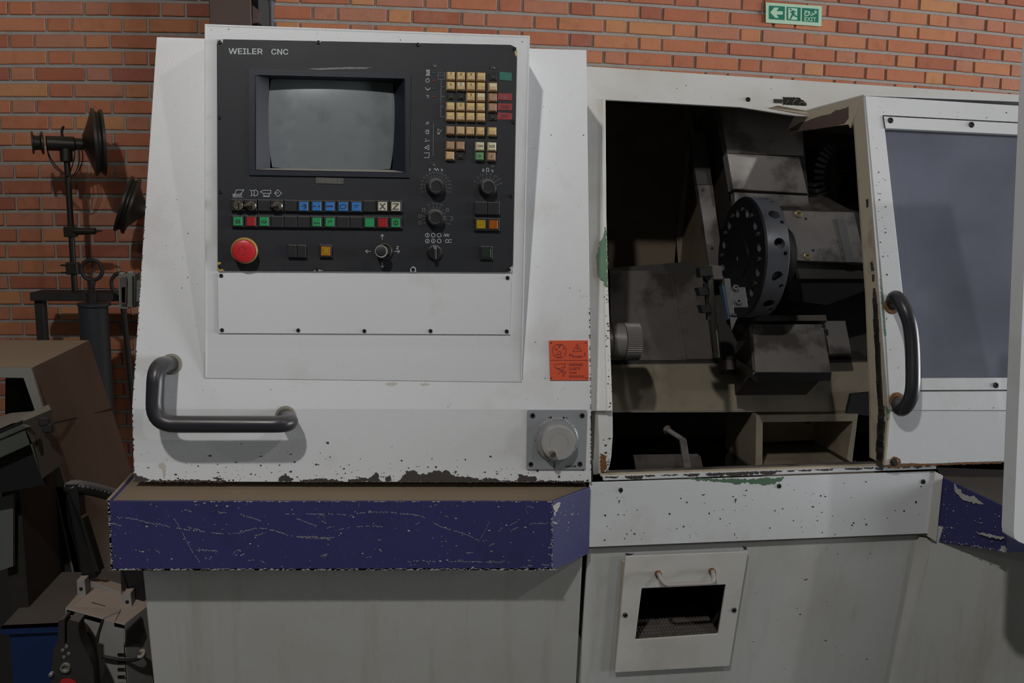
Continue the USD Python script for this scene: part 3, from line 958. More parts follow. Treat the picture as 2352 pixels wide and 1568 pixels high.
for cx, cy, r0, r1, r2, a0, a1, n in ((1000.5, 429, 23.5, 27, 33, -200, 20, 16), (1119.5, 431, 22, 26.5, 32, -152, -18, 8), (999, 501, 24, 28, 34, -205, 25, 14)):
    for k in range(n):
        a = math.radians(a0+(a1-a0)*k/(n-1))
        W2.append([(cx+r0*math.cos(a), cy+r0*math.sin(a)), (cx+r1*math.cos(a), cy+r1*math.sin(a))])
        if n != 14 or 4 < k < 9:
            s = str((k+1)*10 if n != 8 else 50+k*10)
            nums.append(text(P_rs, s, cx+r2*math.cos(a)-1.4*len(s), cy+r2*math.sin(a)-1.7, cx+r2*math.cos(a)+1.4*len(s), cy+r2*math.sin(a)+1.7, F, .0002))
cp.add('printed_scale', cat([strokes(P_rs, W2, 1., F, F+.0003)]+nums), 'print_grey', label='grey printed dial scales and key diagram')
for x, y, m in ((996, 167, 'tape_green'), (996, 185, 'tape_red'), (996, 203, 'tape_green'), (996, 222, 'tape_red')):
    cp.add('indicator_lamp', disc(P_rs, x, y, [(.0017, F), (.0017, F+.0008), (.0009, F+.0015)], 12), m)

# the two rows of illuminated push buttons
MK = {'b5': [[(-6, 0), (3, 0)], [(-1, -5), (4, -4), (7, 0), (4, 5), (-1, 5)], [(3, -3), (3, 3)]], 'b6': [[(-8, 0), (-3, 0)], [(3, 0), (8, 0)]], 'b7': [[(-8, 0), (-2.5, 0)], [(2.5, 0), (8, 0)], [(-2, -.5), (2, -.5)]],
      'b8': [[(-7, 5), (-3, 5), (6, 3), (8, -2), (2, -5), (-5, -3), (-7, 2), (-4, 5)]], 'b9': [[(-6, -3), (6, -3)], [(-2, 0), (2, 0)], [(-4, 3), (-2, 2)]],
      'c0': [[(-5, 1), (5, 1)], [(-4, -3), (4, -3), (4, 4), (-4, 4), (-4, -3)]], 'c2': [[(-6, 1), (0, -3), (6, 1), (0, 4), (-6, 1)]], 'c6': [[(-7, 0), (-3, 4), (0, 1), (3, 3), (7, 3)]],
      'c7': [[(-3, -1), (5, -3)], [(1, -4.5), (1, -1)], [(-4, 1), (-2, -1.5)]], 'c12': [circ(0, 0, 5, 12)+[(5, 0)], [(0, -5), (0, 4)]]}


def button(cx, cy, m=None, mark=None, mm='print_black', letter=None, name='push_button', w=29.4, h=26.5, label=None, cap=20.4, tall=.0065):
    sub = []
    if m:
        sub.append(('cap', block(P_rs, rect(cx, cy, cap, cap, .02), F+tall-.001, F+tall+.0016, .0006), m))
        if mark:
            sub.append(('cap_symbol', strokes(P_rs, [[(cx+a, cy+b) for a, b in q] for q in MK[mark]], 1.6 if mark not in ('b6', 'b7') else 3., F+tall+.0016, F+tall+.0018), mm))
        if letter:
            sub.append(('cap_letter', text(P_rs, letter, cx-7.6, cy-7.4, cx+7.6, cy+7.6, F+tall+.0016, .0003, True), 'print_dim'))
    cp.add(name, block(P_rs, rect(cx, cy, w, h, .02), F, F+tall, .0008), 'button_black', sub=sub, label=label)


def key_switch(cx, cy, turned):
    o = P_rs.at(cx+1, cy, F+.012)-P_rs.n*.012
    n = P_rs.n
    a = math.radians(turned)
    d = P_rs.u*math.cos(a)+P_rs.v*math.sin(a)
    e = np.cross(n, d)
    k0 = o+n*.0105
    blade = hexa([k0-d*.0015+e*.0012, k0+d*.013+e*.0012, k0+d*.013-e*.0012, k0-d*.0015-e*.0012], [k0-d*.0015+e*.0012+n*.012, k0+d*.009+e*.0012+n*.012, k0+d*.009-e*.0012+n*.012, k0-d*.0015-e*.0012+n*.012])
    cp.add('key_switch', block(P_rs, rect(cx, cy, 29.4, 26.5, .02), F, F+.0065, .0008), 'button_black',
           sub=[('lock_barrel', lathe(o, n, [(.0088, .006), (.0088, .0095), (.0075, .011), (.004, .011), (.0036, .0085)], 24), 'old_nickel'), ('lock_tongue', blade, 'old_nickel')])


for i in range(13):
    cx, cy = 546+30.25*i, 471+.25*i
    if i in (0, 1, 3):
        key_switch(cx-1, cy, {0: 100, 1: 185, 3: 188}[i])
    elif 5 <= i <= 9:
        button(cx, cy+1.2, 'cap_blue', f'b{i}')
    elif i > 10:
        button(cx, cy, 'cap_ivory', letter='XZ'[i-11])
    else:
        button(cx, cy, name='blank_button')
for i in range(13):
    cx, cy = 546+30.25*i, 508+.3*i
    m = {0: 'cap_green', 1: 'cap_red', 2: 'cap_green', 6: 'cap_green', 7: 'cap_green', 10: 'cap_green', 11: 'cap_red', 12: 'cap_green'}.get(i)
    button(cx, cy, m, f'c{i}' if f'c{i}' in MK else None, 'print_black', name='push_button' if m else 'blank_button')
# emergency stop, blank covers, amber lamp, joystick
o = P_rs.at(562, 575.5, F)
cp.add('emergency_stop', lathe(o, P_rs.n, [(.0232, 0), (.0232, .003), (.0205, .0055), (.0135, .006), (.0135, .020)], 44), 'estop_ring', label='red mushroom emergency stop button in a worn yellow ring',
       sub=[('mushroom_head', disc(P_rs, 558.3, 576.5, [(.0135, .014), (.0185, .016), (.0201, .019), (.0200, .025), (.0188, .0285), (.016, .030), (.009, .0305)], 48), 'estop_red'),
            ('arrow_ring', strokes(P_rs, [[(557+9.5*math.cos(a), 577+9*math.sin(a)) for a in np.linspace(s, s+1.5, 8)] for s in (.3, 2.4, 4.5)], 1.2, .0303, .0308), 'print_maroon')])
for x in (671, 692.5):
    button(x, 576.5+(x-671)*.02, name='blank_button', w=20.5, h=29, tall=.0075)
button(748, 576.5, 'cap_amber', name='lamp_button', w=29, h=29, label='amber lamp button', cap=21)
cp.parts[-1][5].append(('cap_window', block(P_rs, rect(748, 576.5, 9, 13), F+.0075, F+.009, .0004), 'cap_yellow'))
o = P_rs.at(882.5, 577, F)
cp.add('joystick', lathe(o, P_rs.n, [(.0152, 0), (.0152, .004), (.0135, .006), (.0125, .0065), (.0118, .004)], 40), 'dark_iron', label='small round joystick with a light ring',
       sub=[('stick_ring', disc(P_rs, 875.5, 577, [(.007, .006), (.0075, .016), (.0112, .020), (.0112, .034), (.0104, .0355), (.0092, .0352)], 36), 'alu_dial'),
            ('stick_cap', disc(P_rs, 875.3, 577, [(.0091, .032), (.0091, .0354), (.006, .0365)], 32), 'panel_black')])


def knob(cx, cy, r, label, pointer=False):
    k = P_rs.mpp(cx, cy)*r
    prof = [(k*1.06, F), (k*1.06, F+.003), (k, F+.004), (k*.86, F+.016), (k*.8, F+.0175), (k*.62, F+.018), (k*.56, F+.0172)]
    o = P_rs.at(cx, cy, F+.006)-P_rs.n*(F+.006)
    sub = []
    if pointer:
        prof = prof[:3]+[(k*.92, F+.007), (k*.85, F+.008)]
        sub = [('finger_bar', block(P_rs, rect(cx, cy+1, 8, 29), F+.008, F+.017, .0012), 'knob_black'), ('pointer_mark', slab(P_rs, rect(cx, cy-11, 4.6, 6), F+.017, F+.0173), 'print_grey')]
    cp.add('rotary_knob', lathe(o, P_rs.n, prof, 40), 'knob_black', label=label, sub=sub)


knob(1000.5, 430, 20.5, 'feed override knob')
knob(1119.5, 431, 19.5, 'spindle override knob')
knob(999, 501, 20.5, 'mode selector knob')
knob(998.5, 580, 16.5, 'selector switch with finger bar', True)
for x in (1104.5, 1134):
    button(x, 478+(x-1104)*.02, name='blank_button', w=28.4, h=29.5, tall=.007)
button(1104.5, 515, 'cap_yellow', name='lamp_button', w=29, h=29.5, label='yellow lamp button', cap=20)
button(1133.5, 515.4, 'cap_orange', name='lamp_button', w=29, h=29.5, label='orange lamp button', cap=20)
button(1117.5, 580.5, 'cap_dark_green', name='lamp_button', w=28.5, h=30, label='unlit dark green lamp button', cap=20)
cp.done()

# ------------------------------------------------------------------ orange warning plate
wp = Thing('warning_plate', 'orange riveted warning plate with German lettering beside the door opening', 'sign')
H = .0022
wp.add('plate', slab(P_up, [(1261, 782), (1350, 781.5), (1352, 873), (1263.5, 873)], .0002, H), 'plate_orange')
for x, y in ((1266, 787), (1346, 787), (1267, 868), (1347, 868)):
    wp.add('rivet', disc(P_up, x, y, [(.0016, H), (.0013, H+.0008), (.0006, H+.0011)], 12), 'print_maroon')
Z = 1073/260


def z3(pts):
    return [(1180+x/Z, 740+y/Z) for x, y in pts]


ln = [z3(q) for q in ([(340, 360), (708, 360)], circ(434, 272, 66, 26)+[(500, 272)], circ(434, 290, 16, 12)+[(450, 290)], [(420, 305), (420, 332), (448, 332), (448, 305)], [(398, 298), (410, 306), (404, 316)],
                      [(470, 288), (482, 296)], [(392, 258), (412, 262), (404, 246), (392, 258)], [(462, 258), (484, 252), (478, 238), (466, 240)], [(560, 278), (604, 206), (642, 272), (560, 278)], [(604, 225), (600, 248), (612, 246), (602, 264)],
                      [(382, 408), (412, 396), (488, 392), (482, 418), (430, 440), (382, 424)], [(430, 440), (470, 480), (490, 476)], [(420, 494), (490, 422)], [(404, 436), (500, 474)], [(462, 480), (470, 516)], [(484, 482), (472, 516)])]
wp.add('symbols', cat([strokes(P_up, ln, 1.1, H, H+.0003), text(P_up, '?', *z3([(412, 204)])[0], *z3([(456, 242)])[0], H, .0004, True), text(P_up, 'n', *z3([(528, 300)])[0], *z3([(560, 326)])[0], H, .0004, True),
                       text(P_up, 'max', *z3([(564, 318)])[0], *z3([(654, 334)])[0], H, .0004, True), text(P_up, '!', *z3([(670, 286)])[0], *z3([(680, 322)])[0], H, .0004, True)]), 'print_maroon')
wp.add('lettering', cat([text(P_up, s, *z3([(528, a)])[0], *z3([(b, c)])[0], H, .0004, bd) for s, a, b, c, bd in (('KEINE', 390, 658, 414, True), ('LUFT', 428, 632, 452, True), ('ZUM', 468, 594, 488, False), ('REINIGEN', 502, 668, 524, False))]), 'print_maroon')
wp.done()

# ------------------------------------------------------------------ electronic handwheel
hw = Thing('handwheel', 'aluminium handwheel with graduated dial on a square plate near the cabinet corner', 'handwheel')
q = P_low.poly([(1215, 945), (1345.5, 945), (1341.5, 1074), (1213, 1074)], .004).buffer(.003)
hw.add('plate', prism(P_low, q, .0002, .004), 'alu_plate')
for x, y in ((1223.5, 954), (1337, 954), (1219.5, 1065.5), (1332, 1065)):
    hw.add('socket_screw', disc(P_low, x, y, [(.0046, .004), (.0046, .0055), (.004, .0062), (.0025, .0062), (.0023, .004)], 18), 'screw_dark')
k = P_low.mpp(1278, 1010)
o = P_low.at(1278.5, 1010.5, .008)-P_low.n*.008
hw.add('dial', lathe(o, P_low.n, [(k*50, .004), (k*50, .007), (k*46, .011), (k*38, .012)], 64), 'alu_dial')
tk = []
for i in range(50):
    a = i*2*math.pi/50
    r0, r1 = 43.5, (48 if i % 5 else 50.)
    tk.append([(1278.5+r*math.cos(a), 1010.5+r*math.sin(a)) for r in (r0, r1)])
ang0 = P_low
hw.add('dial_graduation', strokes(Pl(P_low.p-[0, 0, CAM[2]], 4), tk, .7, .0085, .0112), 'print_dim')
o2 = P_low.at(1283.5, 1018, .028)-P_low.n*.028
hw.add('wheel', lathe(o2, P_low.n, [(k*37, .011), (k*38.5, .014), (k*38.5, .026), (k*37, .028), (k*22, .028), (k*21.5, .0274), (k*20.5, .0274), (k*20, .028)], 64), 'alu_wheel')
hw.add('crank_knob', disc(P_low, 1271, 1044.5, [(.0055, .027), (.0062, .031), (.0062, .040), (.005, .042)], 26), 'old_nickel')
hw.add('printed_arrows', cat([strokes(P_low, [[(1259, 958.5), (1262, 958.5)], [(1301, 959), (1304, 959)], [(1273.5, 1060), (1273.5, 1076)]], 1.6, .004, .0043), slab(P_low, [(1261.5, 958.5), (1267, 955.5), (1267, 961.5)], .004, .0043), slab(P_low, [(1299, 959), (1293, 956), (1293, 962)], .004, .0043)]), 'print_black')
hw.add('maker_lettering', text(P_low, 'JAKOB', 1299, 1068.2, 1323, 1073, .004, .0004, True), 'print_black')
hw.done()

# ------------------------------------------------------------------ machine base below the cabinet and below the working area
def ext(a, b, y):
    t = (y-a[1])/(b[1]-a[1])
    return (a[0]+(b[0]-a[0])*t, y)


YB = 2010
lb = Thing('plinth_cabinet', 'tall off-white base cabinet under the long blue tray', 'machine base')
tl, tr = ext((330, 1315), (358, 1568), 1180), ext((1336, 1310), (1322, 1568), 1180)
bl_, br_ = ext((330, 1315), (358, 1568), YB), ext((1336, 1310), (1322, 1568), YB)
f4 = [P_bl.at(*q) for q in (tl, tr, br_, bl_)]
zf = min(p[2] for p in f4[2:])
f4[2][2] = f4[3][2] = .0
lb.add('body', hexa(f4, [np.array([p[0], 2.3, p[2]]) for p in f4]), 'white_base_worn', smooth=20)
mk = [[(888, 1377), (900, 1373), (930, 1372), (932, 1375), (910, 1375), (895, 1379)], [(370, 1525.5), (398, 1525), (396, 1527), (372, 1527)], [(776, 1528), (785, 1525), (793, 1528), (785, 1530)],
      [(1220, 1516), (1245, 1514), (1302, 1512), (1300, 1514), (1250, 1518), (1222, 1518)], [(1302, 1483), (1308, 1476), (1307, 1482), (1303, 1486)], [(826, 1318), (828, 1318), (827, 1326)]]
lb.add('scuff_mark', cat([flakes(P_bl, mk, .0002, .0006, .5, 90), specks(P_bl, [(380, 1420), (1300, 1410), (1300, 1560), (400, 1560)], 14, .6, 1.8, .0002, .0005, 91)]), 'bare_steel', kind='stuff')
lb.done()

rb = Thing('plinth_cabinet', 'off-white base section with chip hatch below the sliding door', 'machine base')
c0, c1, c2, c3 = (1352, 1240), (2133, 1206), ext((2133, 1226), (2060, 1568), YB), ext((1336, 1310), (1322, 1568), YB)
hatch_hole = [(1455, 1352), (1680, 1342), (1655, 1470), (1440, 1482)]
pb = [P_br.at(*q) for q in (c2, c3)]
zb = CAM[2]
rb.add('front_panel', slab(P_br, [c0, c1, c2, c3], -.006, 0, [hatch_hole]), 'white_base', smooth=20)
q = [P_br.at(*c1), P_br.at(*c2), P_br.at(*c2)+[.55, -.30, .02], P_br.at(*c1)+[.55, -.26, .0]]
rb.add('end_panel', hexa(q, push(q, [.01, .02, 0])), 'white_base', smooth=20)
e0, e1 = P_br.at(2135, 1240), P_br.at(*c2)
rb.add('corner_ridge', slab(P_br, [(2112, 1232), (2146, 1240), ext((2146, 1240), (2076, 1568), YB), ext((2112, 1232), (2046, 1568), YB)], -.004, .006), 'white_enclosure')
ci = [P_br.at(*q, -.007) for q in hatch_hole]
cb_ = [p+[.02, .30, -.03] for p in ci]
co = [p+(p-np.mean(ci, 0))*.05 for p in ci]
cbo = [p+(p-np.mean(cb_, 0))*.05 for p in cb_]
rb.add('chip_chute', cat([hexa([ci[i], ci[(i+1) % 4], cb_[(i+1) % 4], cb_[i]], [co[i], co[(i+1) % 4], cbo[(i+1) % 4], cbo[i]]) for i in range(4)]+[hexa(cb_, push(cb_, [0, .01, 0]))]), 'chamber_dark', smooth=20)
rb.add('scuff_mark', cat([specks(P_br, [(1740, 1270), (2110, 1245), (2060, 1560), (1720, 1560)], 26, .6, 2.4, .0002, .0005, 93), flakes(P_br, [[(1846, 1331), (1856, 1329), (1852, 1332)], [(1707, 1254), (1715, 1256), (1715, 1262), (1709, 1262)], [(1436, 1270), (1456, 1272), (1440, 1277)]], .0002, .0006, .5, 94)]), 'bare_steel', kind='stuff')
rb.done()

# chip hatch: a plate lifted off the base with a square mouth, pull handle and two screws
ht = Thing('chip_hatch', 'off-white removable plate with a dark square mouth and wire pull handle', 'hatch')
mouth = [(1474, 1350), (1667.5, 1341.5), (1649.5, 1456), (1459, 1469.5)]
outl = [(1437, 1278), (1718, 1267), (1675, 1529), (1412.5, 1544)]
T = .012
q = P_br.poly(outl, T)
hh = P_br.poly(mouth, T).buffer(-.003).buffer(.003)
ht.add('plate', prism(P_br, q.difference(hh), T-.004, T), 'white_hatch', smooth=20)
ht.add('mounting_pad', slab(P_br, [(1430, 1290), (1446, 1290), (1428, 1530), (1414, 1530)], .0003, T-.004), 'cream_edge')
ht.add('mounting_pad', slab(P_br, [(1690, 1282), (1704, 1282), (1664, 1510), (1650, 1512)], .0003, T-.004), 'cream_edge')
hp = [P_br.at(1513, 1320, T-.001), P_br.at(1513, 1318, T+.02), P_br.at(1524, 1344, T+.034), P_br.at(1640, 1338, T+.034), P_br.at(1637, 1312, T+.02), P_br.at(1637, 1315, T-.001)]
ht.add('pull_handle', tube(fillet(hp, .012, 7), .0042, 14), 'handle_pale', smooth=True,
       sub=[('handle_ferrule', disc(P_br, 1513, 1320, [(.0066, T), (.0066, T+.006)], 18), 'rust'), ('handle_ferrule', disc(P_br, 1637, 1314, [(.0066, T), (.0066, T+.006)], 18), 'rust')])
for x, y in ((1436.5, 1412.5), (1686.5, 1401)):
    ht.add('screw', screw(P_br, x, y, 5.4, T, .003), 'screw_dark')
ht.add('inner_box', cat([slab(P_br, [(1452, 1350), (1474, 1350), (1459, 1469), (1440, 1470)], -.001, T-.005), slab(P_br, [(1668, 1341), (1680, 1341), (1660, 1458), (1650, 1457)], -.001, T-.005)]), 'chamber_dark')
a, b, c, d = P_br.at(1459, 1466, -.004), P_br.at(1650, 1453, -.004), P_br.at(1650, 1453, -.004)+[.0, .10, .012], P_br.at(1459, 1466, -.004)+[.0, .10, .012]
mesh_ = []
for i in range(24):
    t = (i+.5)/24
    for j in range(9):
        s = (j+.5)/9
        p = (a*(1-t)+b*t)*(1-s)+(d*(1-t)+c*t)*s
        mesh_.append(rbox(p-[.0024, .0035, .001], p+[.0024, .0035, .0015], .0008))
ht.add('chip_screen', cat([hexa([a, b, c, d], push([a, b, c, d], [0, 0, -.003]))]+mesh_), 'oily_steel', label='perforated strainer plate behind the mouth')
ht.add('strainer_wire', tube(spline([P_br.at(1500, 1440, -.06), P_br.at(1540, 1445, -.06), P_br.at(1580, 1439, -.06), P_br.at(1622, 1432, -.06)], 16), .004, 8), 'dark_iron')
ht.done()

# apron strip under the door opening
ap = Thing('apron_panel', 'white chip-scarred horizontal apron plate under the door opening', 'panel')
ap.add('plate', slab(P_ap, [(1353, 1108), (2148, 1082), (2131, 1226), (1352, 1258)], -.004, 0), 'white_apron', smooth=20)
ap.add('end_flange', slab(P_ap, [(2147, 1082), (2166, 1092), (2151, 1244), (2131, 1232)], -.004, .003), 'white_enclosure')
for x, y in ((1426, 1125), (1790, 1116), (2121, 1106)):
    ap.add('screw', screw(P_ap, x, y, 5.2, 0, .002), 'screw_dark')
gp = [[(1560, 1097), (1600, 1098), (1680, 1100), (1720, 1100), (1765, 1098), (1800, 1096), (1795, 1104), (1775, 1110), (1760, 1116), (1745, 1112), (1715, 1108), (1690, 1112), (1660, 1106), (1610, 1103)]]
ap.add('primer_patch', flakes(P_ap, gp, .0001, .0005, 2.5, 97), 'green_primer', label='green primer showing where the white paint wore off', kind='stuff')
ap.add('scuff_mark', cat([specks(P_ap, [(1380, 1120), (2120, 1100), (2110, 1222), (1380, 1245)], 120, .7, 4., .0001, .0005, 98, .8), flakes(P_ap, [[(1424, 1128), (1428, 1128), (1426, 1134)], [(1421, 1149), (1424, 1148), (1422, 1157)], [(1688, 1145), (1692, 1145), (1689, 1156)], [(1612, 1136), (1620, 1134), (1616, 1138)]], .0001, .0006, .5, 99)]), 'bare_steel', kind='stuff')
ap.add('bottom_seam', slab(P_ap, [(1352, 1256), (2131, 1224.5), (2131, 1228), (1352, 1260)], -.004, .0004), 'bare_steel')
ap.done()

# ------------------------------------------------------------------ blue trays
TZ = -.517+CAM[2]


def grooves(pl, lines, w0, w1, seed, h0, h1):
    r = np.random.default_rng(seed)
    g = []
    for Lq in lines:
        P = spline([(x, y, 0) for x, y in Lq], max(6, int(6*len(Lq))))[:, :2] if len(Lq) > 2 else np.array([np.array(Lq[0])*(1-t)+np.array(Lq[1])*t for t in np.linspace(0, 1, 9)])
        for a, b in zip(P[:-1], P[1:]):
            if r.uniform() < .86:
                n = r.integers(1, 4)
                for k in range(n):
                    t0, t1 = k/n+r.uniform(0, .2)/n, (k+1)/n-r.uniform(0, .45)/n
                    o = r.normal(0, .7)
                    p, q = a*(1-t0)+b*t0, a*(1-t1)+b*t1
                    w = r.uniform(w0, w1)
                    g.append([(p[0], p[1]+o-w/2), ((p[0]+q[0])/2, (p[1]+q[1])/2+o-w*.8), (q[0], q[1]+o-w*.2), (q[0], q[1]+o+w/2), ((p[0]+q[0])/2, (p[1]+q[1])/2+o+w*.5)])
    return cat([slab(pl, q, h0, h1) for q in g])


bt = Thing('blue_tray', 'long scratched blue tray shelf with dusty top below the control cabinet', 'tray')
A, B, C, Dd = P_tray.at(247, 1150), P_tray.at(1270, 1150.5), P_tray.at(1270, 1308), P_tray.at(255, 1310)
E_, F_ = at_y(1355.5, 1118, 1.489), at_y(1352, 1271, 1.489)
bt.add('front_panel', hexa([A, B, C, Dd], push([A, B, C, Dd], [0, .003, 0])), 'tray_blue', smooth=20)
bt.add('angled_panel', hexa([B, E_, F_, C], push([B, E_, F_, C], [-.002, .003, 0])), 'tray_blue', smooth=20)
A2, D2 = np.array([A[0]+.003, 1.60, A[2]+.008]), np.array([Dd[0]+.003, 1.60, Dd[2]])
bt.add('end_panel', hexa([A, A2, D2, Dd], push([A, A2, D2, Dd], [.003, 0, 0])), 'tray_blue', smooth=20,
       sub=[('end_lip', tube([A+[0, 0, .001], A2+[0, 0, .001]], .0022, 8), 'dust_tan')])
top = [np.array([A[0]+.004, A[1]+.003, A[2]-.004]), np.array([B[0], B[1]+.003, B[2]-.004]), np.array([E_[0]-.003, E_[1], E_[2]-.004]), np.array([E_[0]-.003, 1.60, E_[2]-.004]), np.array([A[0]+.006, 1.60, A[2]+.002])]
bt.add('shelf', hexa(top, push(top, [0, 0, -.004])), 'dust_tan', label='tan dust lying on the shelf', smooth=20)
bt.add('bottom_lip', hexa([Dd, C, F_, np.array([F_[0], 1.5, F_[2]]), np.array([Dd[0], 1.5, Dd[2]])], push([Dd, C, F_, np.array([F_[0], 1.5, F_[2]]), np.array([Dd[0], 1.5, Dd[2]])], [0, 0, .003])), 'tray_blue', smooth=20)
sw = []
r_ = random.Random(21)
lines = [[(268, 1188), (300, 1191), (340, 1200), (375, 1206), (400, 1212), (440, 1217), (470, 1221)], [(247, 1202), (262, 1203), (278, 1207)], [(398, 1190), (420, 1225), (432, 1250), (460, 1292)],
         [(485, 1222), (520, 1226), (556, 1222), (580, 1215), (610, 1214), (640, 1222), (672, 1231)], [(680, 1233), (720, 1233), (770, 1237)], [(682, 1232), (720, 1236), (768, 1234)], [(654, 1180), (700, 1180), (760, 1181), (800, 1182)], [(680, 1190), (705, 1200), (728, 1208)],
         [(735, 1182), (742, 1184), (747, 1196)], [(800, 1186), (830, 1178), (870, 1176), (930, 1180), (975, 1186)], [(770, 1219), (800, 1212), (840, 1208), (880, 1210)], [(995, 1199), (1020, 1212), (1048, 1220), (1100, 1242)],
         [(1124, 1197), (1110, 1225), (1098, 1244)], [(450, 1263), (500, 1265)], [(500, 1176), (520, 1178)], [(552, 1180), (580, 1190), (600, 1196)], [(1208, 1156), (1207, 1168), (1213, 1180)], [(1170, 1207), (1190, 1196)], [(1216, 1202), (1258, 1202)],
         [(1195, 1305), (1222, 1298)], [(1030, 1290), (1090, 1290), (1130, 1292)], [(1172, 1235), (1174, 1220), (1190, 1212)], [(1130, 1288), (1150, 1291), (1162, 1285)], [(610, 1222), (590, 1230)], [(940, 1288), (1000, 1290)]]
for k in range(15):
    x = r_.uniform(690, 1260)
    lines.append([(x, 1153), (x+r_.uniform(-3, 3), 1153+r_.uniform(8, 20))])
for k in range(34):
    x, y = r_.uniform(262, 1255), r_.uniform(1160, 1302)
    a = r_.uniform(-.5, .5)
    l_ = r_.uniform(5, 22)
    lines.append([(x, y), (x+l_*math.cos(a), y+l_*math.sin(a))])
edge_ = []
for k in range(150):
    x = r_.uniform(252, 1268)
    edge_.append([(x, 1307.5), (x+r_.uniform(2, 12), 1307+r_.uniform(-2.6, .5)), (x+r_.uniform(5, 18), 1308.5), (x, 1309.4)])
for k in range(60):
    x = r_.uniform(400, 1266)
    edge_.append([(x, 1150.8), (x+r_.uniform(3, 15), 1150.8), (x+r_.uniform(1, 5), 1151+r_.uniform(.6, 3.2))])
for k in range(46):
    y = r_.uniform(1152, 1306)
    x = 247+(y-1150)*.05
    edge_.append([(x, y), (x+r_.uniform(1.5, 7), y+r_.uniform(-1, 2)), (x+1, y+r_.uniform(2, 7))])
    y = r_.uniform(1152, 1306)
    edge_.append([(1270, y), (1270-r_.uniform(1.5, 7), y+r_.uniform(-2, 3)), (1270, y+r_.uniform(2, 5))])
bt.add('scratches', cat([grooves(P_tray, lines, .8, 2.3, 3, .0001, .0005), specks(P_tray, [(256, 1154), (1266, 1154), (1266, 1304), (262, 1304)], 230, .5, 2.6, .0001, .0005, 12, 1.5)]+[slab(P_tray, q, .0001, .0006) for q in edge_]), 'scratch', label='pale scratches and chips in the blue paint', kind='stuff')
P_ang = Pl(np.array(B)-[0, 0, CAM[2]], 0, math.degrees(math.atan2(E_[1]-B[1], E_[0]-B[0])))
e2 = [[(1272, 1160), (1284, 1154), (1292, 1152), (1282, 1166), (1274, 1185)], [(1293, 1276), (1300, 1270), (1318, 1272), (1310, 1282), (1294, 1287)], [(1271, 1286), (1285, 1287), (1284, 1293), (1271, 1297)], [(1271, 1196), (1280, 1200), (1271, 1203)], [(1310, 1179), (1332, 1181), (1312, 1181)]]
bt.add('scratches', cat([flakes(P_ang, e2, .0003, .0008, 2.2, 31), specks(P_ang, [(1273, 1155), (1350, 1130), (1350, 1268), (1273, 1303)], 45, .6, 2.2, .0003, .0007, 33, 1., lambda x, y: (1-(x-1273)/90)**2)]), 'scratch', kind='stuff')
bt.done()

b2 = Thing('blue_tray', 'short chipped blue tray at the right below the sliding door', 'tray')
g0, g1, g2, g3 = at_y(2166, 1096, 1.497), at_y(2312, 1165, 1.40), at_y(2311, 1268, 1.40), at_y(2151, 1244, 1.497)
g4, g5 = g1+[.5, -.012, 0], g2+[.5, -.012, 0]
b2.add('angled_panel', hexa([g0, g1, g2, g3], push([g0, g1, g2, g3], [.002, .003, 0])), 'tray_blue', smooth=20)
b2.add('front_panel', hexa([g1, g4, g5, g2], push([g1, g4, g5, g2], [0, .003, 0])), 'tray_blue', smooth=20)
tp = [g0+[.003, .004, -.004], g1+[.003, .004, -.004], g4+[0, .004, -.004], g4*[1, 0, 1]+[0, 1.55, .002], g0*[1, 0, 1]+[0.02, 1.55, .004]]
b2.add('shelf', hexa(tp, push(tp, [0, 0, -.004])), 'tray_grime', label='greasy dark shelf surface', smooth=20)
d_ = g1-g0
P_a2 = Pl(np.array(g0)-[0, 0, CAM[2]], 0, math.degrees(math.atan2(d_[1], d_[0])))
c2_ = [[(2190, 1108), (2198, 1118), (2206, 1124), (2212, 1134), (2225, 1140), (2240, 1138), (2246, 1148), (2262, 1158), (2240, 1156), (2214, 1150), (2204, 1140), (2192, 1128)], [(2240, 1222), (2270, 1226), (2308, 1234), (2300, 1238), (2262, 1232)], [(2308, 1166), (2312, 1170), (2311, 1186), (2304, 1178)], [(2300, 1252), (2311, 1256), (2311, 1268), (2296, 1266)], [(2160, 1206), (2200, 1214), (2170, 1209)]]
b2.add('scratches', cat([flakes(P_a2, c2_, .0003, .0008, 1.8, 51), specks(P_a2, [(2172, 1112), (2308, 1180), (2308, 1262), (2160, 1238)], 60, .6, 2.4, .0003, .0007, 53), specks(P_a2, [(2170, 1106), (2180, 1112), (2170, 1240), (2156, 1240)], 40, .6, 2.2, .0003, .0007, 54), specks(P_a2, [(2156, 1238), (2308, 1262), (2310, 1267), (2156, 1243)], 60, .6, 2.6, .0003, .0007, 55)]), 'scratch', kind='stuff')
b2.done()

# ------------------------------------------------------------------ lathe enclosure round the working area
en = Thing('lathe_enclosure', 'white lathe enclosure with a wide door opening onto the dark working area', 'machine enclosure')
outer = [(1286, 148), (2960, 258), (2960, 943), (1357, 943)]
op_u = [(1391, 229), (1560, 238), (1700, 246), (1800, 262), (1830, 266), (2330, 290), (2330, 943), (1407, 943), (1402, 800), (1396, 640), (1393, 500)]
en.add('front_frame', prism(P_eu, P_eu.poly(outer).difference(P_eu.poly(op_u)), -.004, 0), 'white_enclosure', smooth=20)
en.add('lower_post', slab(P_el, [(1359, 943), (1407, 943), (1407.5, 1000), (1404, 1050), (1397, 1084), (1384, 1084), (1370, 1090), (1362, 1090)], -.004, 0), 'white_enclosure', smooth=20)
en.add('post_flange', prism(P_eu, P_eu.poly([(1383, 226), (1391, 229), (1393, 500), (1396, 640), (1402, 800), (1407, 943), (1394, 943), (1384, 500)], .004), -.03, .004), 'white_enclosure', smooth=20)
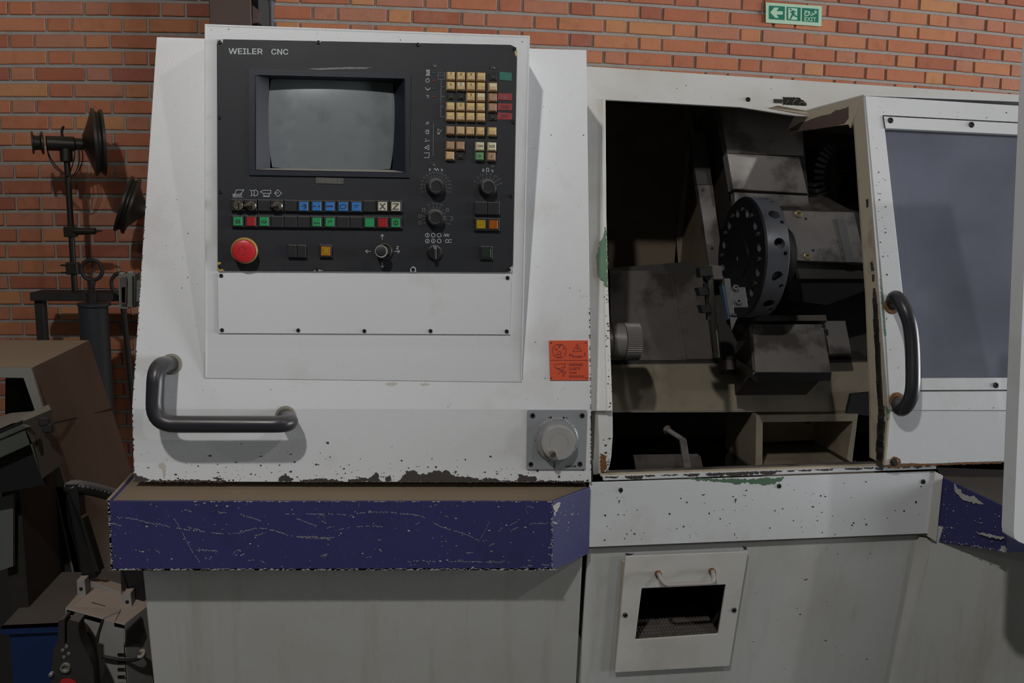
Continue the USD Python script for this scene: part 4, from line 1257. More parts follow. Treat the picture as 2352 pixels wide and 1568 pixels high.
# hem plate standing proud of the post
tf = [P_eu.at(1286, 148), P_eu.at(2960, 258)]
tb = [np.array([p[0], 3.15, p[2]+.02]) for p in tf]
en.add('roof', hexa([tf[0], tf[1], tb[1], tb[0]], push([tf[0], tf[1], tb[1], tb[0]], [0, .004, -.006])), 'white_enclosure', smooth=20)
xl = .372
pr = [P_eu.at(1352, 160), P_eu.at(1357, 943), np.array([0, 1.56, .62])]
side = [np.array([xl, p[1]+.006, p[2]]) for p in pr]+[np.array([xl, 3.1, .62]), np.array([xl, 3.1, pr[0][2]+.02])]
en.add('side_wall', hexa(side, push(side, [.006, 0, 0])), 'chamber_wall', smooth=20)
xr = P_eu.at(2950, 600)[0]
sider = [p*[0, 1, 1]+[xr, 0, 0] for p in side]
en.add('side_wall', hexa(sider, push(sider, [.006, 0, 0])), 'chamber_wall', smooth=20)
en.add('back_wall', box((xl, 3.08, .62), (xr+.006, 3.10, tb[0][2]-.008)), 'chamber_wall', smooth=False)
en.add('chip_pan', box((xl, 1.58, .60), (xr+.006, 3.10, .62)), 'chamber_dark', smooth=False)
gpl = [[(1390, 520), (1393, 530), (1395, 600), (1396, 660), (1388, 655), (1383, 640), (1378, 640), (1374, 620), (1372, 590), (1376, 572), (1380, 556), (1386, 545)]]
en.add('primer_patch', flakes(P_eu, gpl, .0042, .0048, 2.2, 61), 'green_primer', label='green primer where the door post lost its white paint', kind='stuff')
en.add('edge_wear', cat([specks(P_eu, [(1386, 640), (1402, 640), (1406, 940), (1398, 940)], 40, .8, 3.4, .0042, .0048, 62), specks(P_el, [(1385, 1000), (1404, 1000), (1398, 1080), (1380, 1080)], 24, .8, 4, .0001, .0006, 64),
                         specks(P_eu, [(1355, 170), (1800, 200), (1800, 240), (1355, 225)], 12, .6, 2., .0001, .0005, 65)]), 'bare_steel', kind='stuff')
en.add('rust_patch', flakes(P_el, [[(1380, 1040), (1392, 1045), (1394, 1070), (1388, 1083), (1378, 1083)]], .0001, .0006, 2.5, 66), 'rust', kind='stuff')
# torn-open hole of the door switch, its little plate and the bolt beside it
hol = [(1798, 223), (1836, 224), (1840, 228), (1846, 231), (1853, 238), (1852, 243), (1798, 240)]
en.add('switch_hole', flakes(P_eu, [hol], .0002, .0007, .8, 67), 'void_black', label='torn dark hole of the missing door switch')
en.add('switch_plate', slab(P_eu, [(1777, 227), (1797, 228), (1797, 237), (1777, 236)], .0002, .002), 'chrome')
en.add('torn_wire', cat([tube(spline([P_eu.at(x, y, h) for x, y, h in q], 12), .0009, 6) for q in ([(1806, 238, .001), (1808, 234, .006), (1812, 230, .003)], [(1820, 240, .002), (1824, 232, .008), (1830, 228, .002)], [(1836, 240, .001), (1842, 234, .006), (1848, 239, .001)])]), 'brass')
en.add('bolt', screw(P_eu, 1718.5, 228, 5.4, 0, .004), 'screw_dark')
en.add('bent_strip', hexa([P_eu.at(1766, 248, .002), P_eu.at(1786, 242, .012), P_eu.at(1870, 258, .006), P_eu.at(1866, 266, .002), P_eu.at(1790, 250, .002)], [P_eu.at(1766, 248, -.002), P_eu.at(1786, 242, .008), P_eu.at(1870, 258, .002), P_eu.at(1866, 266, -.002), P_eu.at(1790, 250, -.002)]), 'cream_edge')
en.done()

# door track along the sill
st = Thing('door_track', 'worn steel door track along the sill of the opening', 'track')
sa, sb_ = (1384, 1085), (2330, 1052)


def sill(dy0, dy1, y0, y1, x0=1384, x1=2330):
    sl = (sb_[1]-sa[1])/(sb_[0]-sa[0])
    pts = [(x0, sa[1]+(x0-1384)*sl+dy0), (x1, sa[1]+(x1-1384)*sl+dy0), (x1, sa[1]+(x1-1384)*sl+dy1), (x0, sa[1]+(x0-1384)*sl+dy1)]
    f = [at_y(px, py, y0) for px, py in pts]
    return hexa(f, push(f, [0, y1-y0, 0]))


st.add('rail', sill(-2, 4, 1.516, 1.524, 1394, 2330), 'oily_steel')
st.add('rail_bed', sill(4.5, 9, 1.507, 1.516, 1380, 2330), 'cream_edge')
st.add('sill_lip', sill(10, 18.5, 1.498, 1.507, 1386, 2150), 'white_apron')
fb_ = []
P_sl = Pl((0, 1.498, -.5), 0)
r_ = random.Random(5)
xx = 1388.
while xx < 2148:
    w = r_.uniform(8, 46)
    base = sa[1]+(xx-1384)*(-33/946)
    big = 1580 < xx < 1745
    hgt = r_.uniform(7, 8.5) if big else r_.choice([1.5, 2.5, 3, 5, 7])
    fb_.append([(xx, base+10), (xx+w, base+10-w*.035), (xx+w*.9, base+10+hgt*.8), (xx+w*.5, base+10+hgt), (xx+w*.1, base+10+hgt*.7)])
    xx += w*(.95 if big else r_.uniform(1.0, 1.6))
st.add('chipped_paint', flakes(P_sl, fb_, .0001, .0006, 1.2, 71), 'bare_steel', kind='stuff')
st.done()

# ------------------------------------------------------------------ sliding door at the right
sd_ = Thing('sliding_door', 'white sliding door with big hazy window, dark bar handle and worn cream edge', 'door')
edge_u, edge_b, edge_l = (1984, 220), (2041, 942), (2031, 1068)
ou = [edge_u, (2640, 262), (2640, 942), edge_b]
win = [(2029, 267), (2500, 291), (2500, 895), (2098, 895)]
sd_.add('front_panel', prism(P_du, P_du.poly(ou).difference(P_du.poly(win)), -.003, 0), 'white_paint', smooth=20)
sd_.add('lower_panel', slab(P_dl, [edge_b, (2640, 942), (2640, 1048), edge_l], -.003, 0), 'white_paint', smooth=20)
fu, fb, fl_ = P_du.at(*edge_u), P_du.at(*edge_b), P_dl.at(*edge_l)
# folded left edge: a flange running back from the front face, and the cheek strip under the door's top
fm = [fu, P_du.at(2026, 690), fb, fl_]
fw = [.045, .060, .068, .052]
bkp = [p+[0, w, 0] for p, w in zip(fm, fw)]
sd_.add('edge_flange', cat([hexa([fm[i], bkp[i], bkp[i+1], fm[i+1]], push([fm[i], bkp[i], bkp[i+1], fm[i+1]], [.004, 0, 0])) for i in range(3)]), 'cream_edge', smooth=20)
inner = [p+[.0, -.002, 0] for p in bkp]
sd_.add('edge_return', cat([hexa([inner[i], inner[i]+[.02, .012, 0], inner[i+1]+[.02, .012, 0], inner[i+1]], push([inner[i], inner[i]+[.02, .012, 0], inner[i+1]+[.02, .012, 0], inner[i+1]], [.0, .004, 0])) for i in range(3)]), 'cream_edge', smooth=20)


class Side(Pl):
    """Vertical plane facing left (-x) at a given x."""
    def __init__(s, x):
        s.p = np.array([x, 0., CAM[2]])
        s.u, s.v, s.n = np.array([0, -1., 0]), np.array([0, 0, 1.]), np.array([-1., 0, 0])


S_d = Side(fu[0])
ck = [S_d.at(*q) for q in ((1984, 220), (1866, 262), (1822, 300), (1818, 312), (1962, 252), (1972, 272))]
ck = [fu, fu+[0, .30, -.004], fu+[0, .335, -.03], fu+[0, .335, -.045], fu+[0, .052, -.052], fu+[0, .045, -.06]]
sd_.add('top_cheek', hexa(ck, push(ck, [.004, 0, 0])), 'cream_edge', smooth=20)
rt = [fu, fu+[0, .30, -.004], fu+[.66, .30, -.004], fu+[.66, 0, 0]]
sd_.add('top_panel', hexa(rt, push(rt, [0, 0, .003])), 'white_paint', smooth=20)
ru = [[fu+[0, a, b] for a, b in q] for q in ([(.055, -.016), (.09, -.016), (.15, -.024), (.20, -.022), (.26, -.028), (.325, -.034), (.333, -.044), (.20, -.049), (.07, -.050), (.052, -.040)],)]


def side_flakes(polys, seed):
    r = np.random.default_rng(seed)
    out = []
    for q in polys:
        q = [p+np.array([-.0006, r.uniform(-.002, .002), r.uniform(-.002, .002)]) for a, b in zip(q, q[1:]+q[:1]) for p in (a, a*.67+b*.33, a*.33+b*.67)]
        P2 = Polygon([(-p[1], p[2]) for p in q]).buffer(0)
        for g in getattr(P2, 'geoms', [P2]):
            m = trimesh.creation.extrude_polygon(g, .0006, engine='earcut')
            v = np.array(m.vertices)
            m.vertices = np.stack([q[0][0]-v[:, 2], -v[:, 0], v[:, 1]], 1)
            out.append(m)
    return cat(out)


sd_.add('bare_patch', side_flakes(ru, 5), 'brown_iron', label='brown bare metal under the worn cheek strip', kind='stuff')
r_ = np.random.default_rng(8)
wq = []
for i in range(3):
    for k in range(16):
        t = (k+r_.uniform(.3, .6))/16
        p, b = fm[i]*(1-t)+fm[i+1]*t, bkp[i]*(1-t)+bkp[i+1]*t
        l_ = {0: .012, 1: .036, 2: .016}[i]*r_.uniform(.7, 1.5)
        if i == 0 and (k < 7 or r_.uniform() < .5):
            continue
        c = p+(b-p)*(.42 if i < 2 else .35)
        w = .005 if i == 0 else .010 if i == 1 else .013
        q = [c+[-.0008, -w*r_.uniform(.6, 1.2), l_*.6], c+[-.0008, w*r_.uniform(.4, 1.), l_*.5], c+[-.0008, w*r_.uniform(.4, 1.), -l_*.6], c+[-.0008, -w*r_.uniform(.6, 1.2), -l_*.5]]
        dx = (fm[i+1]-fm[i])/(fm[i+1]-fm[i])[2]
        q = [v+dx*[1, 1, 0]*(v[2]-c[2])+[-.0005, 0, 0] for v in q]
        wq.append(hexa(q, push(q, [.001, 0, 0])))
sd_.add('bare_patch', cat(wq), 'bare_steel', kind='stuff')
rim = [(2024, 690), (2030, 800), (2036, 870), (2041, 940)]
gq = [[(2022, 640), (2025, 660), (2030, 700), (2036, 770), (2032, 772), (2026, 705)], [(2034, 930), (2042, 942), (2042, 960), (2038, 960)]]
sd_.add('primer_patch', flakes(P_du, gq, .0001, .0006, 1.2, 81), 'green_primer', kind='stuff')
# window: pane behind the opening, screwed bars above and below
sd_.add('window_pane', slab(P_du, [(2024, 262), (2505, 286), (2505, 900), (2094, 900)], -.012, -.008), 'window_pane', label='hazy bluish polycarbonate pane')
gk = P_du.poly([(2030, 298), (2500, 322), (2500, 888), (2097, 888)], -.013)
gi = P_du.poly([(2058, 330), (2500, 350), (2500, 866), (2112, 862)], -.013).buffer(-.035).buffer(.035)
sd_.add('inner_pane', prism(P_du, gi.buffer(.004), -.020, -.017), 'window_pane', label='hazy inner pane with rounded corners')
sd_.add('window_gasket', prism(P_du, gk.difference(gi), -.020, -.014), 'dark_iron_soft')
sd_.add('clamp_bar', slab(P_du, [(2028.5, 266), (2500, 291), (2500, 317), (2033, 294.5)], -.007, .0015), 'white_paint',
        sub=[('screw', screw(P_du, x, y, 6.2, .0015, .003), 'screw_dark') for x, y in ((2046, 276), (2232, 286), (2420, 297))])
sd_.add('clamp_bar', slab(P_du, [(2094, 868), (2500, 866), (2500, 894), (2097, 896)], -.007, .0015), 'white_paint',
        sub=[('screw', screw(P_du, x, y, 6, .0015, .003), 'screw_dark') for x, y in ((2288, 884.5), (2420, 884))])
sd_.add('bar_joint', cat([strokes(P_du, [[(2028.5, 265.5), (2500, 290)], [(2028.5, 266), (2033, 295)]], 2.6, .0016, .0019), strokes(P_du, [[(2098, 897.5), (2500, 895.5)]], 2.4, .0001, .0006)]), 'seam_dark', kind='stuff')
sd_.add('rust_patch', cat([flakes(P_dl, [circ(2057, 1062, 13, 12)], .0002, .0008, 2., 83), flakes(P_dl, [[(2036, 1068), (2060, 1064), (2100, 1064), (2140, 1066), (2200, 1062), (2300, 1060), (2300, 1064), (2200, 1067), (2036, 1072)]], .0001, .0006, 1.2, 84)]), 'rust', kind='stuff')
sd_.add('buffer_stop', disc(P_dl, 2057, 1062, [(.0075, 0), (.0075, .003), (.005, .005)], 20), 'screw_dark')
sd_.add('scuff_mark', cat([specks(P_du, [(2000, 240), (2400, 262), (2400, 275), (2020, 262)], 8, .6, 2., .0001, .0005, 85), specks(P_du, [(2004, 300), (2022, 300), (2085, 890), (2045, 935)], 46, .6, 2.6, .0001, .0005, 86, 1., lambda x, y: .25 if x > 2040 else 1.), specks(P_du, [(2060, 905), (2300, 900), (2300, 940), (2060, 940)], 7, .6, 2., .0001, .0005, 87)]), 'bare_steel', kind='stuff')
hp = [P_du.at(2050, 701, -.002), P_du.at(2062, 685, .034), P_du.at(2080, 716, .052), P_du.at(2092, 760, .054), P_du.at(2097, 860, .054), P_du.at(2092, 912, .05), P_du.at(2076, 938, .034), P_du.at(2063, 921, -.002)]
sd_.add('handle', tube(spline(hp, 46), .0135, 20), 'handle_grey', smooth=True, label='dark grey vertical tubular handle', sub=collars([(P_du, (2050, 701), .0135, 'rust'), (P_du, (2063, 921), .0135, 'rust')]))
sd_.done()

# ------------------------------------------------------------------ inside the working area
P_bed = Pl((0, 1.98, -.372), 42)


def bedplate(name, label, category, pts, h0, h1, m, pl=P_bed, extra=()):
    t = Thing(name, label, category)
    t.add('plate', block(pl, pts, h0, h1, .0012), m, smooth=20)
    for e in extra:
        t.add(*e[:3], **(e[3] if len(e) > 3 else {}))
    return t.done()


bedplate('way_cover', 'wide grey sheet-steel way cover at the left of the working area', 'way cover', [(1400, 620), (1538, 622), (1572, 838), (1404, 829)], -.012, 0, 'oily_steel',
         extra=[('side_lip', slab(P_bed, [(1536, 624), (1546, 627), (1579, 838), (1570, 838)], -.012, .002), 'oily_steel')])
bedplate('way_cover', 'narrow grey sheet-steel way cover tucked under the wider cover near the turret', 'way cover', [(1547, 628), (1614, 630), (1640, 834), (1579, 838)], -.016, -.004, 'oily_steel')
ci = Thing('bed_casting', 'cream painted bed front below the steel way covers', 'machine bed')
fb2 = [at_y(1398, 838, 1.965), at_y(2002, 832, 1.965), at_y(2004, 945, 1.945), at_y(1398, 947, 1.945)]
ci.add('front_face', hexa(fb2, push(fb2, [0, .04, .0])), 'chamber_cream', smooth=20)
lp = [at_y(1398, 830, 1.975), at_y(2002, 826, 1.975), at_y(2002, 842, 1.972), at_y(1398, 846, 1.972)]
ci.add('upper_edge', hexa(lp, push(lp, [0, .12, .02])), 'chamber_dark', smooth=20)
r0 = [at_y(1395, 616, 2.40), at_y(1560, 612, 2.40), at_y(1620, 834, 2.05), at_y(1395, 834, 2.05)]
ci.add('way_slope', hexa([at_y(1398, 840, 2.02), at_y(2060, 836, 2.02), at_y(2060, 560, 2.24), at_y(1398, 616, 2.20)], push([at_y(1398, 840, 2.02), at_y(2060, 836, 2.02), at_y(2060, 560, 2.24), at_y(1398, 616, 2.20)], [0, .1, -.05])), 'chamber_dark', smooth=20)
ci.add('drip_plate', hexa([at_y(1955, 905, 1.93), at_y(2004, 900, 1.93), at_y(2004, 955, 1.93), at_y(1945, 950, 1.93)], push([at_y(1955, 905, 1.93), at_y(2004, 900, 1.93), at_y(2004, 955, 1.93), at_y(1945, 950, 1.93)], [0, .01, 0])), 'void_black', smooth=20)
ci.done()

gd = Thing('splash_guard', 'tall dirty splash guard standing behind the left way cover', 'splash guard')
g_ = [at_y(1392, 236, 2.42), at_y(1596, 250, 2.42), at_y(1556, 520, 2.42), at_y(1546, 640, 2.42), at_y(1396, 640, 2.42)]
gd.add('panel', hexa(g_, push(g_, [0, .006, 0])), 'chamber_wall', smooth=20)
g_ = [at_y(1592, 250, 2.40), at_y(1600, 420, 2.16), at_y(1626, 612, 2.06), at_y(1560, 640, 2.40), at_y(1553, 540, 2.41)]
gd.add('wing', hexa(g_, push(g_, [.004, .006, 0])), 'chamber_wall', smooth=20)
gd.add('wing_edge', tube([at_y(1592, 300, 2.28), at_y(1601, 430, 2.14), at_y(1627, 612, 2.05)], .0035, 8), 'cream_edge')
gd.done()
P_st = Pl((0, 2.07, 0), 15)
bedplate('slide_strip', 'upright grey steel strip just left of the turret disc', 'machine slide', [(1602, 424), (1638, 424), (1662, 610), (1630, 612)], -.02, 0, 'oily_steel', P_st,
         extra=[('upper_strip', block(P_st, [(1584, 300), (1620, 304), (1637, 424), (1601, 424)], -.02, -.004, .001), 'chamber_dark'), ('screw', screw(P_st, 1615, 436, 3, 0, .002), 'screw_dark'), ('screw', screw(P_st, 1636, 570, 3, 0, .002), 'screw_dark')])

P_car = Pl((0, 1.992, 0), 15)
cr = Thing('cross_slide', 'grey steel slide cover sloping above the turret', 'machine slide')
cr.add('upper_plate', block(P_car, [(1651, 236), (1840, 246), (1846, 358), (1671, 352)], -.03, -.002, .001), 'oily_steel')
cr.add('cover_plate', block(P_car, [(1670, 352), (1836, 360), (1856, 444), (1684, 434)], -.03, 0, .0012), 'oily_steel_light')
cr.add('lower_plate', block(P_car, [(1686, 441), (1856, 449), (1866, 520), (1696, 520)], -.03, -.006, .001), 'oily_steel_light')
sd2 = [P_car.at(1651, 236, -.002), P_car.at(1684, 436, 0), P_car.at(1684, 436, 0)+[0, .26, -.14], P_car.at(1651, 236, -.002)+[0, .26, -.14]]
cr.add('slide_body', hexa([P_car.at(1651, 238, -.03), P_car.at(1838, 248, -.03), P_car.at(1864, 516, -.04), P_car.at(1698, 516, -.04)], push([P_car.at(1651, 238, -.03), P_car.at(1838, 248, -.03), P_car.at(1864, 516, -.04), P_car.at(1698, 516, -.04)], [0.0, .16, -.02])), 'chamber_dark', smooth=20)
cr.done()

# turret: a thick disc with its axis along the spindle
tu = Thing('tool_turret', 'round steel tool turret with holes round its dark face and rim', 'turret')
ay = 1.84
pc = at_y(1700, 591, ay)
Rt, Th = .139, .055
dm = lathe(pc, (1, 0, 0), [(Rt-.004, 0), (Rt, .004), (Rt, Th-.003), (Rt-.003, Th)], 96)
import manifold3d as m3


def to_man(m):
    m = trimesh.Trimesh(np.array(m.vertices), np.array(m.faces), process=True)
    return m3.Manifold(m3.Mesh(np.asarray(m.vertices, np.float32), np.asarray(m.faces, np.uint32)))


def from_man(m):
    q = m.to_mesh()
    return trimesh.Trimesh(q.vert_properties[:, :3], q.tri_verts, process=False)


body = to_man(dm)
cut = []
faceholes, bolts = [], []
for k in range(12):
    a = math.radians(14+30*k)
    rad = np.array([0, math.cos(a), math.sin(a)])
    c = pc+rad*(Rt+.01)+[Th*.56, 0, 0]
    cut.append(lathe(c, -rad, [(.0125, 0), (.0125, .03)], 28))
    a2 = a+math.radians(9)
    rad2 = np.array([0, math.cos(a2), math.sin(a2)])
    cut.append(lathe(pc+rad2*(Rt+.01)+[Th*.8, 0, 0], -rad2, [(.0045, 0), (.0045, .02)], 14))
    c = pc+rad*(Rt-.034)+[-.002, 0, 0]
    cut.append(lathe(c, (1, 0, 0), [(.0105, 0), (.0105, .03)], 24))
    a3 = a+math.radians(15)
    bolts.append(pc+np.array([0, math.cos(a3), math.sin(a3)])*(Rt-.030))
for c in cut:
    body -= to_man(c)
dm = from_man(body)
f = dm.faces[np.abs(dm.triangles_center[:, 0]-pc[0]) < .006]
fcm, rm = dm.submesh([np.where(np.abs(dm.triangles_center[:, 0]-pc[0]) < .003)[0]], append=True), dm.submesh([np.where(np.abs(dm.triangles_center[:, 0]-pc[0]) >= .003)[0]], append=True)
tu.add('disc', rm, 'turret_rim', label='bright worn rim of the disc', smooth=25)
tu.add('disc_face', fcm, 'turret_face', label='dark oily face of the disc', smooth=25)
for b in bolts:
    tu.add('face_bolt', lathe(b+[.001, 0, 0], (-1, 0, 0), [(.0055, 0), (.0055, .005), (.004, .006), (.0028, .006), (.0026, .003)], 16), 'dark_iron')
tu.add('hub_cap', lathe(pc+[.001, 0, 0], (-1, 0, 0), [(.045, 0), (.045, .003), (.040, .005), (.012, .005), (.010, .002)], 40), 'turret_face')
tu.add('neck', lathe(pc+[Th, 0, 0], (1, 0, 0), [(.078, 0), (.078, .02), (.07, .022), (.07, .05)], 48), 'void_black')
a0 = math.radians(14+30*10)
for a in (math.radians(285),):
    rad = np.array([0, math.cos(a), math.sin(a)])
bx = at_y(1766, 645, 1.755)
tu.add('rim_plug', lathe(bx+[0, .012, 0], (0, -1, .12), [(.0105, 0), (.0105, .008), (.0085, .010), (.0075, .006)], 24), 'tool_steel')
tu.done()

P_th = Pl((0, 1.90, -.03), 12)
th = Thing('turret_housing', 'grey turret drive housing with two brass plugs at the right of the disc', 'turret housing')
hq = [(1799, 483), (1962, 487), (1990, 604), (1822, 598)]
th.add('front_plate', block(P_th, hq, -.03, 0, .0015), 'oily_steel_light', smooth=20)
hb = [P_th.at(1799, 483, -.03), P_th.at(1975, 486, -.03), P_th.at(1995, 640, -.03), P_th.at(1830, 640, -.03)]
th.add('gear_case', hexa(hb, push(hb, [.02, .18, .03])), 'chamber_dark', smooth=20)
pk = [P_th.at(1842, 484, -.03), P_th.at(1900, 453, -.09), P_th.at(1962, 488, -.03)]
th.add('peaked_cover', hexa(pk, push(pk, [.02, .10, .01])), 'oily_steel', smooth=20)
lo = [P_th.at(1806, 600, -.035), P_th.at(1992, 606, -.035), P_th.at(1985, 668, -.05), P_th.at(1900, 700, -.06), P_th.at(1812, 690, -.06)]
th.add('lower_case', hexa(lo, push(lo, [.02, .16, .02])), 'void_black', smooth=20)
th.add('edge_strip', slab(P_th, [(1921, 503), (1940, 503), (1962, 602), (1944, 602)], .0001, .004), 'tool_steel')
for x, y in ((1834, 491), (1854, 588)):
    th.add('brass_plug', disc(P_th, x, y, [(.009, 0), (.009, .003), (.0075, .004), (.0032, .004), (.003, .001)], 22), 'brass')
for x, y in ((1851, 502), (1868, 575)):
    th.add('screw_hole', disc(P_th, x, y, [(.0032, .0001), (.0032, .0006)], 14), 'void_black')
th.done()

P_tl = Pl((0, 1.695, -.15), 8)
tl_ = Thing('turning_tool', 'steel tool holder with two socket screws and pointed insert clamped under the turret', 'cutting tool')
tl_.add('clamp_block', block(P_tl, [(1680, 660), (1712, 659), (1719, 706), (1684, 707)], -.04, 0, .0015), 'tool_steel', smooth=20)
for x, y in ((1689, 660), (1695.5, 692)):
    tl_.add('socket_screw', disc(P_tl, x, y, [(.0062, 0), (.0062, .007), (.0055, .008), (.0032, .008), (.003, .003)], 20), 'tool_steel')
tl_.add('shank', block(P_tl, [(1664, 639), (1677, 639), (1688, 724), (1676, 722)], -.018, .004, .001), 'tool_steel', smooth=20)
tl_.add('shank_side', block(P_tl, [(1659, 655), (1666, 656), (1679, 726), (1674, 734)], -.02, .001, .001), 'tool_blue', smooth=20)
tl_.add('insert_clamp', block(P_tl, [(1678, 718), (1692, 720), (1691, 726), (1678, 724)], -.004, .007, .0008), 'chrome', smooth=20)
tl_.add('tool_tip', hexa([P_tl.at(1676, 726, .002), P_tl.at(1694.5, 728, .002), P_tl.at(1680, 760, .002)], [P_tl.at(1676, 726, -.012), P_tl.at(1694, 728, -.012), P_tl.at(1681, 757, -.012)]), 'tool_steel', smooth=20)
tl_.done()
cb2 = Thing('coolant_block', 'dark coolant nozzle block with pipe left of the turret face', 'nozzle')
cb2.add('block', block(P_tl, [(1630, 608), (1657, 610), (1661, 642), (1632, 642)], -.03, -.004, .0015), 'oily_steel', smooth=20)
cb2.add('elbow', block(P_tl, [(1608, 614), (1638, 610), (1640, 634), (1610, 636)], -.02, .006, .002), 'black_oxide', smooth=20)
cb2.add('nozzle_pipe', tube(spline([P_tl.at(1632, 642, -.012), P_tl.at(1634, 690, -.012), P_tl.at(1640, 760, -.02), P_tl.at(1646, 820, -.03)], 20), .0075, 12), 'dark_iron')
for x, y in ((1612, 668), (1618, 708)):
    cb2.add('hose_clip', block(P_tl, [(x-8, y-8), (x+12, y-9), (x+18, y+10), (x-2, y+11)], -.03, -.004, .0015), 'black_oxide', smooth=20)
cb2.add('hose', tube(spline([P_tl.at(1624, 650, -.022), P_tl.at(1630, 690, -.022), P_tl.at(1632, 735, -.022)], 14), .010, 12), 'hose_black')
cb2.done()

P_sb = Pl((0, 1.82, -.30), 38)
sbk = Thing('saddle_block', 'stained square steel cover plate low in front of the turret', 'machine slide')
sbk.add('cover_plate', block(P_sb, [(1728, 743), (1891, 744), (1910, 855), (1737, 854)], -.02, 0, .0015), 'oily_steel_light', smooth=20)
q = [P_sb.at(1737, 855, -.001), P_sb.at(1910, 856, -.001), P_sb.at(1908, 874, -.02), P_sb.at(1739, 878, -.02)]
sbk.add('front_edge', hexa(q, push(q, [0, .12, .01])), 'black_oxide', smooth=20)
sbk.add('top_rail', block(P_sb, [(1738, 724), (1898, 722), (1900, 736), (1732, 737)], -.05, -.02, .0012), 'oily_steel', smooth=20)
q = [P_sb.at(1722, 746, -.03), P_sb.at(1728, 743, -.004), P_sb.at(1737, 854, -.004), P_sb.at(1725, 846, -.05)]
sbk.add('side_plate', hexa(q, push(q, [0.01, .05, -.03])), 'black_oxide', smooth=20)
q = [P_sb.at(1724, 744, -.022), P_sb.at(1896, 744, -.022), P_sb.at(1904, 852, -.022), P_sb.at(1732, 852, -.022)]
sbk.add('body', hexa(q, push(q, [0, .10, -.08])), 'chamber_dark', smooth=20)
sbk.add('socket_screw', disc(P_sb, 1891, 748, [(.004, -.02), (.004, .002), (.0022, .003)], 14), 'screw_dark')
sbk.done()
P_s2 = Pl((0, 1.93, -.30), 40)
bedplate('saddle_wing', 'small pale steel wing plate behind the square cover plate', 'machine slide', [(1893, 736), (1942, 736), (1957, 811), (1906, 812)], -.012, 0, 'oily_steel_light', P_s2)
P_s3 = Pl((0, 2.02, -.25), 40)
bedplate('saddle_way', 'dark steel slideway between the narrow way cover and the square cover plate', 'machine slide', [(1650, 745), (1722, 745), (1716, 846), (1660, 846)], -.03, 0, 'chamber_dark', P_s3,
         extra=[('wiper_edge', block(P_s3, [(1662, 826), (1717, 826), (1717, 848), (1663, 848)], .0001, .006, .001), 'oily_steel')])

# knurled collar reaching in from the left
kn = Thing('knurled_collar', 'knurled steel collar reaching in from the left edge of the door opening', 'collar')
ky = 1.80
kc = at_y(1432, 784, ky)
Rk = .0425
ang = np.arange(120)*2*math.pi/120
ribs = np.where(np.arange(120) % 2 == 0, Rk, Rk-.0022)
Vk = []
for xo in (0, .034):
    for a, r in zip(ang, ribs):
        Vk.append(kc+[xo, r*math.cos(a), r*math.sin(a)])
knm = hexa(np.array(Vk[:120]), np.array(Vk[120:]))
kn.add('knurled_ring', knm, 'oily_steel_light', smooth=False)
kn.add('collar_body', lathe(kc+[0, 0, 0], (-1, 0, 0), [(Rk-.004, 0), (Rk-.001, .003), (Rk-.001, .03), (Rk-.004, .034), (Rk-.004, .075)], 60), 'oily_steel_light')
kn.add('end_cap', lathe(kc+[.034, 0, 0], (1, 0, 0), [(Rk-.004, 0), (Rk-.008, .003), (.02, .004)], 48), 'oily_steel')
kn.done()

# ribbed cable carrier looping behind the turret housing
cv = Thing('cable_carrier', 'ribbed black cable carrier looping behind the turret housing', 'cable carrier')
yc = 2.14
pp = []
for a in np.linspace(math.radians(205), math.radians(-40), 30):
    pp.append(at_y(1912+48*math.cos(a), 410-74*math.sin(a), yc+.05*math.cos(a)))
pp = np.array(pp)
tg = np.gradient(pp, axis=0)
for p, t in zip(pp, tg):
    t = t/np.linalg.norm(t)
    nx = np.array([0, 1., 0])
    s_ = np.cross(t, nx)
    s_ /= np.linalg.norm(s_)
    nx = np.cross(s_, t)
    L_, Wd, Hh = .0085, .04, .014
    q = [p+t*a*L_*.55+nx*b*Wd+s_*c*Hh for a in (-1, 1) for b in (-1, 1) for c in (-1, 1)]
    q2 = [p+t*a*L_*.9+nx*b*Wd*.9+s_*c*Hh*.75 for a in (-1, 1) for b in (-1, 1) for c in (-1, 1)]
    cv.add('link', trimesh.convex.convex_hull(np.array(q)), 'conduit_black', smooth=False)
cv.add('cable', tube(pp, .010, 10), 'hose_black')
cv.done()

# box-section bracket and the lever with its deflector plate on the chip pan
bxf = Thing('box_bracket', 'cream box-section bracket standing on the chip pan', 'bracket')
yb = 1.925
o4 = [(1737, 953), (1971, 950), (1957, 1064), (1735, 1076)]
i4 = [(1752, 969), (1959, 967), (1945, 1054), (1751, 1066)]
for (a, b, c, d), n in (((o4[0], o4[1], i4[1], i4[0]), 'top_plate'), ((o4[1], o4[2], i4[2], i4[1]), 'side_plate'), ((o4[0], i4[0], i4[3], o4[3]), 'side_plate')):
    q = [at_y(*k_, yb) for k_ in (a, b, c, d)]
    bxf.add(n, hexa(q, push(q, [0, .20, 0])), 'chamber_cream', smooth=20)
q = [at_y(*k_, yb+.19) for k_ in ((1760, 972), (1940, 970), (1935, 1052), (1755, 1060))]
q = [at_y(*i4[0], yb)+[0, .18, .0], at_y(*i4[1], yb)+[0, .18, 0], at_y(*i4[2], yb)+[0, .18, 0], at_y(*i4[3], yb)+[0, .18, 0]]
bxf.add('back_plate', hexa(q, push(q, [0, .006, 0])), 'chamber_cream', smooth=20)
zl = .622
q = [at_y(1737, 1070, yb), at_y(1957, 1060, yb)]
bxf.add('foot_plate', box((q[0][0], yb-.19, min(q[0][2], q[1][2])-.012), (q[1][0]+.03, yb+.2, min(q[0][2], q[1][2])-.004)), 'chamber_cream', smooth=False)
